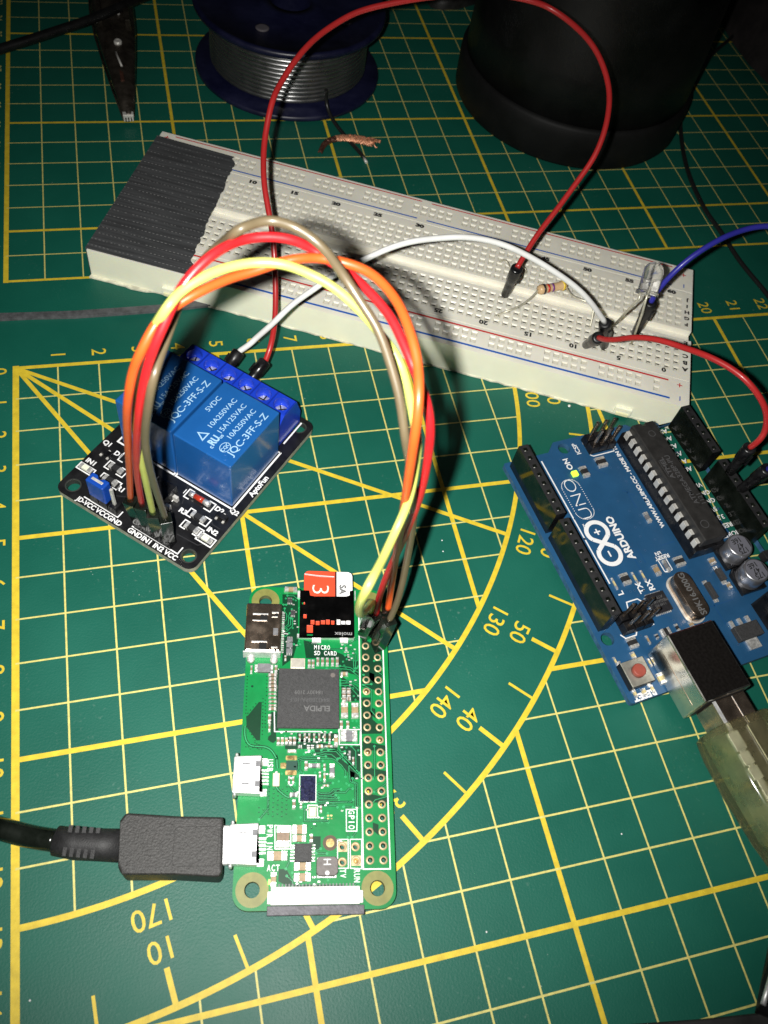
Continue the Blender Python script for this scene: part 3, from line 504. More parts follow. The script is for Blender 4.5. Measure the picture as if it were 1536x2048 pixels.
for q0 in ((22.5, 9.2), (22.5, 11.0)): b.strip([(q0[0], q0[1]), (q0[0]+1.2, q0[1]), (q0[0]+1.2, q0[1]+3)], .2, sz, SILK)
TRC = mat('black_trace', (.028, .028, .03), .35)
for q0 in ([(30, 6), (35.5, 6.3), (37, 8)], [(13, 15), (16, 12), (22, 12)], [(26, 13), (24, 18)], [(33, 14), (35, 12.5), (37, 12.5)], [(9, 6), (12, 6), (20, 10)]): b.strip(q0, .25, sz-.01, TRC)
b.build('board', rl, recalc=False)
RBL = mat('relay_blue', (.011, .098, .33), .3, var=.06, vs=120, bump=.12, bs=500, coat=.4)
PRT = mat('relay_print', (.36, .58, .76), .5, var=.08, vs=2500)
TBL = mat('terminal_blue', (.010, .045, .50), .3, var=.12, vs=200, bump=.2, bs=500, coat=.3)
for k, x0 in enumerate((4.3, 20.3)):
    x1 = x0+15.4; y0, y1 = 18.9, 37.8; zt = zr+16.0
    q = MB(); q.frus((x0-.15, y0-.1, x1+.15, y1+.1), (x0, y0, x1, y1), zr+.2, zt, RBL)
    ro = q.build('relay', rl, bevel=.3)
    q = MB(); zz = zt+.03
    q.text('5VDC', x0+2.0, y0+12.0, 1.2, 90, zz, PRT, .005, 1.12); q.text('10A250VAC', x0+5.2, y0+11.0, 1.2, 90, zz, PRT, .005, 1.12); q.text('15A125VAC', x0+7.8, y0+11.0, 1.2, 90, zz, PRT, .005, 1.12)
    q.text('10A250VAC', x0+10.4, y0+11.0, 1.2, 90, zz, PRT, .005, 1.12); q.text('JQC-3FF-S-Z', x0+13.2, y0+9.6, 1.6, 90, zz, PRT, .005, 1.12)
    q.strip([(x0+6.2, y0+2.4), (x0+6.2, y0+4.6), (x0+4.2, y0+3.5)], .3, zz, PRT, True)
    q.text('c', x0+8.8, y0+2.0, 1.0, 90, zz, PRT, .03); q.text('RU', x0+8.2, y0+3.8, 1.7, 90, zz, PRT, .04, .8); q.text('us', x0+8.8, y0+5.6, .9, 90, zz, PRT, .02)
    q.M = Matrix.Translation((x0+11.3, y0+3.7, 0)) @ Matrix.Diagonal((1, 1.25, 1, 1)); q.ring(0, 0, 1.0, 1.15, zz, PRT, 24); q.M = Matrix.Identity(4); q.text('CQC', x0+11.3, y0+3.7, .8, 90, zz, PRT, .02)
    q.build('printing', ro)
    q = MB(); q.lathe([(.75, zt-.01), (.75, zt+.06), (.6, zt+.06), (.6, zt+.0)], x0+12.9, y0+1.5, RBL, 20, cap=False); q.disc(x0+12.9, y0+1.5, .25, zt+.03, RBL)
    q.box(x0+5.5, y0-.05, zt-.5, x0+9.0, y0+.7, zt+.02, RBL); q.build('moulded_mark', ro, bevel=.05)
# terminal block
q = MB(); tx0, tx1 = 4.0, 34.6
prof = [(39.0, zr), (49.0, zr), (49.0, zr+4.5), (46.9, zr+9.9), (41.6, zr+9.9), (39.0, zr+7.0)]
wells = [(6.6+5.08*i, 44.2) for i in range(6)]
n_ = len(prof); q.add([(x, y, z) for x in (tx0, tx1) for y, z in prof], [tuple(range(n_)), tuple(range(n_, 2*n_))]+[(k, (k+1) % n_, n_+(k+1) % n_, n_+k) for k in range(n_) if k != 3], TBL)
loops = [[Vector((tx0, 46.9, 0)), Vector((tx1, 46.9, 0)), Vector((tx1, 41.6, 0)), Vector((tx0, 41.6, 0))]]+[[Vector((x, y, 0)) for x, y in circ(a, c, 1.95, 20)] for a, c in wells]
fl_ = [p for l in loops for p in l]; q.add([(p.x, p.y, zr+9.9) for p in fl_], geometry.tessellate_polygon(loops), TBL)
tb = q.build('terminal_block', rl, bevel=.0, recalc=True)
q = MB()
for a, c in wells: q.lathe([(1.95, zr+9.9), (1.9, zr+6.8), (1.2, zr+6.6)], a, c, TBL, 20, cap=False)
for i in range(7): q.box(tx0+5.08*i-(.15 if i else -.1), 42.1, zr+9.9, tx0+5.08*i+(.15 if i < 6 else .0)+.05, 46.8, zr+10.05, mat('terminal_blue_dark', (.006, .025, .3), .35))
q.build('screw_well', tb)
for k, (a, c) in enumerate(wells):
    if k == 0:
        q = MB(); q.lathe([(1.7, -1.2), (1.7, -.2), (1.45, 0), (1.0, .1), (0.02, .14)], 0, 0, SOL, 20, cap=False); q.box(-1.4, -.16, .02, 1.4, .16, .2, DARK); q.box(-.16, -1.4, .02, .16, 1.4, .2, DARK)
        s0 = q.build('screw', tb, loc=(a, c, zr+7.6)); s0.rotation_euler = (0, 0, .4)
    else: part_copy(s0, tb, (a, c, zr+7.6), .4+k*.7)
# headers with jumper cap
def header(parent, x0, y0, n, z, name='pin_header', hp=8.5, rows=1, rot=False, base=BLK, off=(0, 0)):
    q = MB()
    for i in range(n):
        for j in range(rows):
            x, y = x0+2.54*i, y0+2.54*j
            q.frus((x-1.27, y-1.25, x+1.27, y+1.25), (x-1.0, y-1.1, x+1.0, y+1.1), z, z+2.5, base)
            q.box(x-.32, y-.32, z+2.5, x+.32, y+.32, z+hp, MET if base is not BLK or True else MET)
    return q.build(name, parent, bevel=.06, seg=1)
header(rl, 10.0, 3.3, 3, zr); header(rl, 22.4, 3.2, 4, zr, hp=5)
q = MB(); jx0, jx1, jy0, jy1, jz = 8.9, 13.7, 2.1, 4.6, zr+2.4
JB = mat('cap_blue', (.008, .06, .36), .32, var=.08, vs=200)
q.prism([(jx0, jy0), (jx1, jy0), (jx1, jy1), (jx1-1.7, jy1), (jx1-1.9, jy1-.6), (jx0+1.9, jy1-.6), (jx0+1.7, jy1), (jx0, jy1)], jz, jz+6.2, JB)
jc = q.build('jumper_cap', rl, bevel=.3); q = MB(); q.box(jx0+.9, 3.0, jz+6.0, jx1-.9, 3.7, jz+6.25, MET); q.build('contact', jc, bevel=.1)
# small parts
for x, y, L_, W_, m_, nm in ((2.3, 8.1, 3.0, 1.3, mat('led_white', (.75, .78, .62), .4), 'indicator_light'), (36.0, 8.5, 3.1, 1.3, mat('led_white', (.75, .78, .62), .4), 'indicator_light'),
        (7.8, 12.0, 3.4, 1.4, BLKM, 'chip_resistor'), (8.9, 8.6, 3.4, 1.4, BLKM, 'chip_resistor'), (31.2, 12.2, 3.4, 1.4, BLKM, 'chip_resistor'), (31.8, 9.0, 3.4, 1.4, BLKM, 'chip_resistor')):
    put_smd(rl, x, y, L_, W_, False, m_, nm, zr, e=.25)
q = MB(); q.tube([(27.2, 16.1, zr+.75), (30.0, 16.1, zr+.75)], .7, mat('diode_red', (.55, .05, .02), .15, coat=.6, trans=.3), 14); q.tube([(26.0, 16.1, zr+.75), (27.3, 16.1, zr+.75)], .72, SOL, 14); q.tube([(29.9, 16.1, zr+.75), (31.5, 16.1, zr+.75)], .72, SOL, 14); q.build('glass_diode', rl)
for x, y in ((3.4, 14.0), (35.6, 15.2)):
    o = MB().box(x-1.4, y-.65, zr, x+1.4, y+.65, zr+1.0, BLK).build('transistor', rl, bevel=.08)
    q = MB(); q.box(x-1.2, y-1.2, zr, x-.7, y-.6, zr+.3, MET); q.box(x+.7, y-1.2, zr, x+1.2, y-.6, zr+.3, MET); q.box(x-.25, y+.6, zr, x+.25, y+1.2, zr+.3, MET); q.build('legs', o)
for x in (16.5, 21.5):
    o = MB().box(x-2.2, 8.6, zr+.3, x+2.2, 14.6, zr+3.4, BLK).build('optocoupler', rl, bevel=.15)
    q = MB()
    for dy in (9.8, 12.6):
        q.box(x-3.4, dy, zr, x-2.2, dy+.8, zr+1.6, MET); q.box(x+2.2, dy, zr, x+3.4, dy+.8, zr+1.6, MET)
    q.build('legs', o)
# ================================================================== breadboard (165 x 55)
BO = (20.36,31.87,0.0); BTH = -0.44205
bbd = empty('breadboard', BO, BTH, 'long ivory solderless breadboard with printed rows, red and blue rail lines', 'breadboard')
IV = mat('ivory_plastic', (.87, .84, .73), .38, var=.05, vs=90, bump=.15, bs=500, sss=.25, rvar=.08)
IVS = mat('ivory_side', (.86, .86, .68), .42, var=.04, vs=60, bump=.15, bs=500, sss=.3)
ZB = 9.3
cols = [161.2-2.54*i for i in range(63)]
IVW = mat('ivory_hole_dimmed', (.72, .69, .58), .4, sss=.25); HSH = mat('hole_shade', (.02, .018, .014), .7); HS2 = mat('hole_shade_soft', (.42, .40, .31), .7)  # hole walls coloured darker than the body to offset the light they catch
def hole_zone(q, y0, y1, rows, colf, top=ZB, slit=False):
    hw = .86
    xs = [-.5]; 
    for x in sorted(cols): xs += [x-hw, x+hw]
    xs.append(165.2); ys = [y0]
    for y in rows: ys += [y-hw, y+hw]
    ys.append(y1)
    for i in range(len(xs)-1):
        for j in range(len(ys)-1):
            X0, X1, Y0, Y1 = xs[i], xs[i+1], ys[j], ys[j+1]
            if i % 2 == 1 and j % 2 == 1 and colf((i-1)//2):
                a = .34; zi = top-.36
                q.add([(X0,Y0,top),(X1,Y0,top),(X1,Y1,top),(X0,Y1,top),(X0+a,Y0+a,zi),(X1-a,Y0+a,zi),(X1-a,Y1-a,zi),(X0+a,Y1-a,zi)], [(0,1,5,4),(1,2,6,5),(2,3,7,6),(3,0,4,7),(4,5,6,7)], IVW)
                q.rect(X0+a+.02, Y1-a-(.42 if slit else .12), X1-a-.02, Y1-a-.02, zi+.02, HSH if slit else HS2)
            else: q.rect(X0, Y0, X1, Y1, top, IV)
q = MB(); rail = lambda i: (i % 6) != 5 and 1 < i < 61
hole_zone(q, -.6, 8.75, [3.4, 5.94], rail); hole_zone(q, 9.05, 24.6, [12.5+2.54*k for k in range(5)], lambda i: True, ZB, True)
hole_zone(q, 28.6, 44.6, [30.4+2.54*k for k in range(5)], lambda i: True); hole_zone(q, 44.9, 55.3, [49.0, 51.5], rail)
for ya, yb, zz in ((8.75, 9.05, ZB-.5), (24.6, 28.6, ZB-1.9), (44.6, 44.9, ZB-.5)):
    q.rect(-.5, ya, 165.2, yb, zz, IV); q.add([(-.5, ya, zz), (165.2, ya, zz), (165.2, ya, ZB), (-.5, ya, ZB)], [(0,1,2,3)], IV); q.add([(-.5, yb, zz), (165.2, yb, zz), (165.2, yb, ZB), (-.5, yb, ZB)], [(0,1,2,3)], IV)
# side walls (front wall with moulded notches at the ends)
q.add([(-.5, -.6, .5), (165.2, -.6, .5), (165.2, -.6, ZB), (-.5, -.6, ZB)], [(0,1,2,3)], IVS); q.add([(-.5, 55.3, .5), (165.2, 55.3, .5), (165.2, 55.3, ZB), (-.5, 55.3, ZB)], [(0,1,2,3)], IVS)
for X in (-.5, 165.2):
    for ya, yb, zt in ((-.6, 8.75, ZB), (8.75, 9.05, ZB-.5), (9.05, 24.6, ZB), (24.6, 28.6, ZB-1.9), (28.6, 44.6, ZB), (44.6, 44.9, ZB-.5), (44.9, 55.3, ZB)):
        q.add([(X, ya, .5), (X, yb, .5), (X, yb, zt), (X, ya, zt)], [(0,1,2,3)], IVS)
q.build('body', bbd, recalc=False)
for x in (147.5, 20.0): q = MB(); q.box(x, -1.5, 1.0, x+4.6, -.55, 3.6, IVS); q.box(x+.5, -1.9, 1.0, x+4.1, -1.45, 2.2, mat('ivory_clip', (.85, .8, .5), .3, sss=.3)); q.build('locking_tab', bbd, bevel=.2)

FO = mat('foam_tape', (.68, .66, .52), .85, var=.25, vs=400, bump=1.0, bs=1500)
out = []; rr = random.Random(5)
for k in range(84): out.append((-.8+k*2.0, -.75+rr.uniform(-.22, .18)-(.8 if k < 9 else 0)))
out += [(165, 54.5), (0, 54.5)]
q = MB(); q.prism(out, .05, .5, FO); q.build('foam_backing', bbd)
q = MB(); zp = ZB+.03; RD = mat('print_red', (.62, .025, .025), .45); BU = mat('print_blue', (.005, .11, .50), .45); BK = mat('print_black', (.02, .02, .02), .5)
q.strip([(4, 7.6), (159.2, 7.6)], .55, zp, RD); q.strip([(4, 1.2), (159.8, 1.2)], .62, zp, BU)
q.strip([(4, 46.2), (81, 46.2)], .45, zp, BU); q.strip([(84, 46.2), (158.8, 46.2)], .45, zp, BU); q.strip([(4, 54.3), (81, 54.3)], .4, zp, RD); q.strip([(84, 54.3), (158.8, 54.3)], .4, zp, RD)
for x, y, c in ((162.4, 6.7, '+'), (162.6, 1.9, '-'), (162.5, 47.0, '-'), (162.3, 51.8, '+'), (1.8, 53.0, '+')):
    q.strip([(x-.75, y), (x+.75, y)] if c == '+' else [(x, y-.8), (x, y+.8)], .28, zp, RD if c == '+' else BU)
    if c == '+': q.strip([(x, y-.75), (x, y+.75)], .28, zp+.005, RD)
for n_ in range(5, 61, 5): q.text(str(n_), 158.9-(60-n_)*2.546, 43.2, 1.25, 0, zp, BK, .07, 1.35)
for n_ in range(0, 61, 5): q.text(str(n_), 157.8-n_*2.54, 10.9, 1.35, 180, zp, BK, .05, 1.2)
for k, c in enumerate('ABCDE'): q.text(c, 163.7, 13.1+k*2.54, 1.3, 180, zp, BK, .05, 1.2)
for k, c in enumerate('FGHIJ'): q.text(c, 163.7, 30.9+k*2.54, 1.2, 180, zp, BK, .05, 1.2)
q.build('printing', bbd)
# grey tape over the left end
TP = mat('grey_tape', (.055, .057, .06), .6, var=.3, vs=500, bump=.9, bs=500, stretch=(.12, 2.2, 1))
N = TP.node_tree.nodes; K = TP.node_tree.links; p_ = N['Principled BSDF']; tcn = N.new('ShaderNodeTexCoord'); sx = N.new('ShaderNodeSeparateXYZ'); K.new(tcn.outputs['Object'], sx.inputs[0])
def mth(op, a, b_=None, c=None):
    n = N.new('ShaderNodeMath'); n.operation = op
    for i, v in enumerate((a, b_, c)):
        if v is None: continue
        if isinstance(v, (int, float)): n.inputs[i].default_value = v
        else: K.new(v, n.inputs[i])
    return n.outputs[0]
fy_ = mth('FRACT', mth('MULTIPLY', sx.outputs['Y'], 1/.00254)); fx_ = mth('FRACT', mth('MULTIPLY', sx.outputs['X'], 1/.0011))
row = mth('LESS_THAN', mth('ABSOLUTE', mth('SUBTRACT', fy_, .5)), .045); dash = mth('LESS_THAN', fx_, .5)
nz = N.new('ShaderNodeTexNoise'); nz.inputs['Scale'].default_value = 700; K.new(tcn.outputs['Object'], nz.inputs['Vector']); gate = mth('GREATER_THAN', nz.outputs['Fac'], .44)
sel = mth('MULTIPLY', mth('MULTIPLY', row, dash), gate); mxn = N.new('ShaderNodeMix'); mxn.data_type = 'RGBA'
K.new(p_.inputs['Base Color'].links[0].from_socket, mxn.inputs[6]); mxn.inputs[7].default_value = (.2, .2, .2, 1); K.new(sel, mxn.inputs[0]); K.new(mxn.outputs[2], p_.inputs['Base Color'])
te = empty('grey_tape', BO, BTH, 'piece of ridged dark grey cloth tape wrapped over the left end of the breadboard', 'tape')
q = MB(); ed = []; rr = random.Random(11)
for k in range(53):
    y = -.2+k; x = 26.6-(y*.05) + rr.uniform(-.35, .35)+(1.2 if y < 4 else 0)-(1.2 if y > 50.5 else 0); ed.append((x, min(y, 52.6)))
q.prism([(-.75, 52.4), (-.75, -.2)]+ed, ZB+.05, ZB+.35, TP); q.build('top_face', te)
q = MB(); q.box(-.95, -.2, .5, -.6, 52.4, ZB+.33, TP); q.build('end_flap', te)
# ================================================================== microcontroller board
UO = (178.54,-104.12,1.8); UT = 1.71695
UB = mat('solder_mask_blue', (.014, .074, .170), .42, var=.08, vs=180, bump=.25, bs=900, coat=.1)
uno = empty('microcontroller_board', UO, UT, 'blue microcontroller board with long black chip, round silver capacitors and a square metal USB port', 'circuit board')
zu = 1.6; b = MB()
outl = [(0.6, 0), (64.5, 0), (66.0, 1.5), (66.0, 12.7), (68.6, 15.2), (68.6, 35.5), (68.6, 37.6), (66.0, 40.2), (66.0, 50.6), (66.0, 53.0), (65.7, 53.3), (.8, 53.3), (.2, 53.0), (0, 52.4), (0, .6)]
uh = ((15.24, 50.8), (66.04, 35.56), (66.04, 7.62), (13.97, 2.54))
b.prism(outl, 0, zu, UB, mat('uno_edge', (.03, .10, .20), .6, var=.3, vs=700), [circ(x, y, 1.6, 24) for x, y in uh])
s5 = zu+.03; b.strip([(26.8, 47.2), (67.0, 47.2)][:0] or [(27.5, 43.3), (64.0, 43.3)], .35, s5, SILK)
def ut(t, x, y, c, a=0, bold=.03, wx=1.05): b.text(t, x, y, c, a, s5, SILK, bold, wx)
ut('DIGITAL (PWM~)', 50.0, 46.4, 1.5, 0, .02, 1.0)
for k in range(14): ut(('0', '1', '2', '~3', '4', '~5', '~6', '7', '8', '~9', '~10', '~11', '12', '13')[k], 63.5-2.54*k-(1.6 if k > 7 else 0), 48.6, 1.1, 90, .02)
ut('ON', 61.3, 36.9, 1.45); ut('TX', 24.3, 36.6, 1.4); ut('RX', 24.2, 33.9, 1.4); ut('L', 24.5, 42.0, 1.4, 0); ut('ICSP', 65.0, 32.4, 1.2, 0, .02)
ut('ARDUINO', 38.0, 34.4, 1.85, 0, .04, 1.0); ut('WWW.ARDUINO.CC - MADE IN ITALY', 51.8, 22.1, 1.05, 0, .04, 1.08)
ut('RESET', .9, 49.2, 1.4, 90, .05); ut('JP2', 15.6, 39.3, 1.2, 90, .03); ut('RESET', 30.0, 26.9, 1.0, 90, .03); ut('EN', 31.2, 27.4, .9, 90, .03)
b.text('UNO', 51.1, 39.5, 3.1, 0, s5, SILK, -.022, 1.2)
for k, t in enumerate(('A0', 'A1', 'A2', 'A3', 'A4', 'A5')): ut(t, 51.0+2.54*k, 5.9, 1.3, 90, .02)
for k, t in enumerate(('Vin', 'GND', 'GND', '5V', '3.3V', 'RESET', 'IOREF')): ut(t, 45.8-2.54*k, 6.2, 1.2, 90, .02)
for k, (x, y) in enumerate(rrect(45.2, 37.0, 56.9, 42.0, 2.4, 1)): pass
pth = rrect(45.0, 37.0, 57.0, 42.0, 2.45, 10); per = []
for i in range(len(pth)):
    a, c = Vector(pth[i]), Vector(pth[(i+1) % len(pth)]); n_ = max(1, round((c-a).length/.62))
    for k in range(n_): p = a.lerp(c, k/n_); b.disc(p.x, p.y, .13, s5, SILK, 8)
IC = 3.25; Rr_ = 2.35; ccx, ccy = 37.9, 39.3
for c0_, c1_, zz_ in ((41.1, 34.6, s5), (34.6, 41.1, s5+.01)):
    sg = 1 if c0_ > c1_ else -1
    lp = [(c0_+sg*2.72*math.cos(math.radians(t)), ccy+2.72*math.sin(math.radians(t))) for t in range(128, -129, -8)]
    b.strip(lp, 1.12, zz_, SILK)
b.strip([(41.1+2.72*math.cos(math.radians(128)), ccy+2.72*math.sin(math.radians(128))), (34.6+2.72*math.cos(math.radians(308)), ccy+2.72*math.sin(math.radians(308)))], 1.12, s5+.02, SILK)
b.strip([(41.1+2.72*math.cos(math.radians(232)), ccy+2.72*math.sin(math.radians(232))), (34.6+2.72*math.cos(math.radians(52)), ccy+2.72*math.sin(math.radians(52)))], 1.12, s5+.03, SILK)
b.strip([(40.2, 39.3), (41.9, 39.3)], .4, s5, SILK); b.strip([(41.05, 38.45), (41.05, 40.15)], .4, s5+.004, SILK); b.strip([(33.9, 39.3), (35.5, 39.3)], .42, s5, SILK)
ut('TM', 43.6, 41.7, .45)
b.strip([(62.2, 29.6), (61.7, 29.0), (61.7, 22.9), (62.2, 22.2)], .3, s5, SILK); b.strip([(62.2, 29.6), (66.4, 29.8)], .3, s5, SILK)
b.strip([(15.2, 47.4), (14.0, 46.6), (14.0, 43.8), (14.8, 43.2)], .3, s5, SILK); b.strip([(19.5, 42.6), (22.0, 41.8), (22.0, 38.8), (21.0, 38.0), (17.6, 38.0), (16.8, 38.8), (16.8, 41.0)], .3, s5, SILK)
b.strip(rrect(26.2, 26.2, 29.8, 28.4, .3, 2), .25, s5, SILK, True)
UD = mat('uno_via', (.003, .03, .09), .5); UL = mat('uno_via_ring', (.05, .13, .26), .4, .3)
rr = random.Random(9)
for _ in range(150):
    x, y = rr.uniform(3, 64), rr.uniform(4, 45)
    if 26 < x < 66 and 11 < y < 22: continue
    b.ring(x, y, .14, .3, s5, UL, 10); b.disc(x, y, .14, s5, UD, 8)
for _ in range(26):
    x, y = rr.uniform(5, 60), rr.uniform(10, 42); a = rr.choice((0, 90, 45)); L_ = rr.uniform(3, 9); c, s_ = math.cos(math.radians(a)), math.sin(math.radians(a))
    if x+L_ < 66: b.strip([(x, y), (x+L_*c, y+L_*s_)], .22, zu+.015, mat('uno_trace', (.010, .068, .19), .4, coat=.2))
b.build('board', uno, recalc=False)
def socket(x0, y, n, name='socket_header'):
    q = MB(); xa, xb, ya, yb = x0-1.35, x0+2.54*(n-1)+1.35, y-1.27, y+1.27
    zt = zu+8.5
    q.add([(xa, ya, zu), (xb, ya, zu), (xb, ya, zt), (xa, ya, zt)], [(0,1,2,3)], BLK); q.add([(xa, yb, zu), (xb, yb, zu), (xb, yb, zt), (xa, yb, zt)], [(0,1,2,3)], BLKG)
    q.add([(xa, ya, zu), (xa, yb, zu), (xa, yb, zt), (xa, ya, zt)], [(0,1,2,3)], BLK); q.add([(xb, ya, zu), (xb, yb, zu), (xb, yb, zt), (xb, ya, zt)], [(0,1,2,3)], BLK)
    for i in range(n):
        X = x0+2.54*i; l, r_ = (xa if i == 0 else X-1.27), (xb if i == n-1 else X+1.27); h = .5
        q.rect(l, ya, r_, y-h, zt, BLKM); q.rect(l, y+h, r_, yb, zt, BLKM); q.rect(l, y-h, X-h, y+h, zt, BLKM); q.rect(X+h, y-h, r_, y+h, zt, BLKM)
        q.add([(X-h,y-h,zt),(X+h,y-h,zt),(X+h,y+h,zt),(X-h,y+h,zt),(X-.3,y-.3,zt-.5),(X+.3,y-.3,zt-.5),(X+.3,y+.3,zt-.5),(X-.3,y+.3,zt-.5),(X-.3,y-.3,zt-3),(X+.3,y-.3,zt-3),(X+.3,y+.3,zt-3),(X-.3,y+.3,zt-3)],
              [(0,1,5,4),(1,2,6,5),(2,3,7,6),(3,0,4,7),(4,5,9,8),(5,6,10,9),(6,7,11,10),(7,4,8,11)], BLKG)
        q.box(X-.28, y-.1, zt-1.4, X-.1, y+.3, zt-.35, MET)
        if i: q.box(X-1.3, ya-.03, zt-.1, X-1.22, ya, zt, BLKM)
    return q.build(name, uno, recalc=False)
socket(45.72, 50.8, 8); socket(18.8, 50.8, 10); socket(50.8, 2.54, 6); socket(27.94, 2.54, 8)
# long chip in its socket
q = MB(); q.box(27.4, 12.2, zu, 64.2, 20.6, zu+4.0, BLK); cs = q.build('chip_socket', uno, bevel=.1)
q = MB(); q.prism([(27.9, 13.3), (63.3, 13.3), (63.3, 15.9), (62.6, 16.2), (62.3, 16.6), (62.6, 17.0), (63.3, 17.3), (63.3, 19.9), (27.9, 19.9)], zu+4.6, zu+8.0, mat('chip_top', (.022, .021, .02), .5, var=.2, vs=500, bump=.4, bs=2500)); ch = q.build('main_chip', uno, bevel=.35)
q = MB(); zz = zu+8.03; q.text('ATMEGA328P-PU', 45.0, 16.0, 1.3, 0, zz, LAS, .01, 1.05); q.text('1121', 38.6, 14.2, 1.2, 0, zz, LAS); q.text('ATMEL', 49.0, 17.9, 1.2, 0, zz, LAS, .03, 1.2)
q.strip([(46.5, 18.9), (51.5, 18.9)], .1, zz, LAS); q.ring(32.0, 17.4, .95, 1.1, zz, LAS, 24); q.ring(59.5, 16.0, .8, .95, zz, LAS, 24); q.build('chip_marking', ch)
q = MB()
for i in range(14):
    x = 29.2+2.54*i
    q.box(x-.75, 19.9, zu+5.9, x+.75, 20.75, zu+6.15, MET); q.box(x-.75, 20.6, zu+4.0, x+.75, 20.85, zu+6.15, MET); q.box(x-.75, 12.5, zu+4, x+.75, 12.75, zu+6.15, MET); q.box(x-.75, 12.5, zu+5.9, x+.75, 13.3, zu+6.15, MET)
q.build('chip_legs', ch, bevel=.05, seg=1)
# USB port
UZ = zu+10.9
q = MB(); q.box(-6.6, 31.9, zu+.1, 9.2, 43.9, UZ, METS); up = q.build('usb_port', uno, bevel=.35)
q = MB(); q.rect(-6.2, 32.3, 8.8, 43.5, UZ+.02, mat('usb_top', (.014, .012, .011), .32, .5, var=.25, vs=1600, bump=.08, bs=3000)); q.strip([(-4.5, 44.0)]*0 or [(9.0, 33), (9.0, 43)], .0, UZ, MET) if False else None
q.build('port_top', up)
q = MB(); q.box(-6.65, 33.2, zu+1.2, -6.55, 42.6, UZ-1.2, DARK); q.box(-5.5, 43.85, zu+6, 6.5, 43.95, zu+6.15, METD); q.build('port_mouth', up)
# DC jack
q = MB(); q.box(-1.8, 3.3, zu, 12.0, 12.3, zu+6.5, BLK); q.tube([(-1.8, 7.8, zu+6.4), (11.4, 7.8, zu+6.4)], 4.4, BLK, 24); q.box(8.2, 3.3, zu, 12.0, 12.3, zu+10.9, BLK); q.build('power_jack', uno, bevel=.3)
# electrolytic capacitors
for k, (x, y) in enumerate(((25.2, 9.9), (18.2, 9.9))):
    q = MB(); q.prism([(-3.4, -3.4), (2.4, -3.4), (3.4, -2.2), (3.4, 2.2), (2.4, 3.4), (-3.4, 3.4)], zu, zu+1.3, BLK); ca = q.build('capacitor_can', uno, bevel=.1, loc=(x, y, 0))
    q = MB(); q.lathe([(3.1, zu+1.0), (3.15, zu+1.3), (3.0, zu+1.7), (3.12, zu+2.0), (3.15, zu+5.2), (3.0, zu+5.5), (2.7, zu+5.55)], 0, 0, mat('aluminium_can', (.62, .62, .66), .3, .9, var=.06, vs=400, bump=.1, bs=900, stretch=(1, 1, 8)), 40, cap=False); q.disc(0, 0, 2.7, zu+5.55, mat('can_top', (.28, .28, .33), .4, .5), 40)
    q.build('can', ca)
    q = MB(); zc_ = zu+5.58; q.text('16E', .2, -1.4, 1.2, 100, zc_, BK, .03); q.text('47', -.0, .0, 1.3, 100, zc_, BK, .03) ; q.text('175', 1.0, .6, 1.3, 100, zc_, BK, .03) if False else None
    q = MB(); q.text('16E', 1.3, .3, 1.25, 95, zc_, BK, .02); q.text('47', -.2, .2, 1.3, 95, zc_, BK, .02); q.text('175', -1.6, .0, 1.3, 95, zc_, BK, .02)
    q.flat([(2.65*math.cos(t/10), 2.65*math.sin(t/10)) for t in range(-21, -9)], zc_, BK); q.build('can_marking', ca)
# crystal
q = MB(); stad = [(14.6+2.3*math.cos(math.radians(a)), 27.6+2.3*math.sin(math.radians(a))) for a in range(90, 271, 15)]+[(21.9+2.3*math.cos(math.radians(a)), 27.6+2.3*math.sin(math.radians(a))) for a in range(-90, 91, 15)]
q.prism(stad, zu+.3, zu+3.4, METD, None, smooth=True); xc = q.build('crystal_can', uno, bevel=.4, seg=3)
q = MB(); st2 = [(18.25+(x-18.25)*1.06, 27.6+(y-27.6)*1.18) for x, y in stad]; q.prism(st2, zu, zu+.4, MET, smooth=True); q.text('SPK16.000G', 18.2, 27.4, 1.5, 0, zu+3.43, LAS2, .02, 1.0); q.build('can_rim', xc)
# square controller chip
q = MB(); q.box(16.9, 32.2, zu, 21.9, 37.0, zu+.9, mat('qfn_black', (.015, .015, .018), .45, var=.2, vs=900, bump=.3, bs=2500)); qf = q.build('interface_chip', uno, bevel=.06)
q = MB()
for a in (0, 1):
    pins_row(q, 17.1, 32.2+a*4.8, 21.7, 32.2+a*4.8, 9, 0, .35*(1 if a else -1), zu, .25); pins_row(q, 16.9+a*5.0, 32.4, 16.9+a*5.0, 36.8, 9, .35*(1 if a else -1), 0, zu, .25)
q.text('MEGA16U2', 19.6, 34.6, .7, 90, zu+.92, LAS2); q.text('1149 PH', 18.7, 34.6, .6, 90, zu+.92, LAS2); q.text('ATMEL', 20.6, 34.6, .7, 90, zu+.92, LAS2); q.build('chip_pins', qf)
# regulator, small chips
q = MB(); q.box(4.6, 14.6, zu, 8.2, 21.2, zu+1.7, CHIP); rg = q.build('regulator', uno, bevel=.15)
q = MB(); q.box(2.2, 16.3, zu, 4.7, 19.4, zu+.6, SOL)
for k in range(3): q.box(8.2, 15.2+2.3*k, zu, 10.0, 16.0+2.3*k, zu+.6, SOL)
q.build('legs', rg)
for x0, y0, x1, y1, n_ in [(19.7,14.8,22.9,16.2,3),(16.1,19.7,20.4,20.9,4)]:
    o = MB().box(x0, y0, zu, x1, y1, zu+1.1, CHIP).build('small_chip', uno, bevel=.08)
    q = MB()
    if n_ == 3: pins_row(q, x0, y0, x0, y1, 3, -.9, 0, zu, .4); pins_row(q, x1, y0, x1, y1, 2, .9, 0, zu, .4)
    else: pins_row(q, x0, y0, x0, y1, 4, -.8, 0, zu, .3); pins_row(q, x1, y0, x1, y1, 4, .8, 0, zu, .3)
    q.build('legs', o)
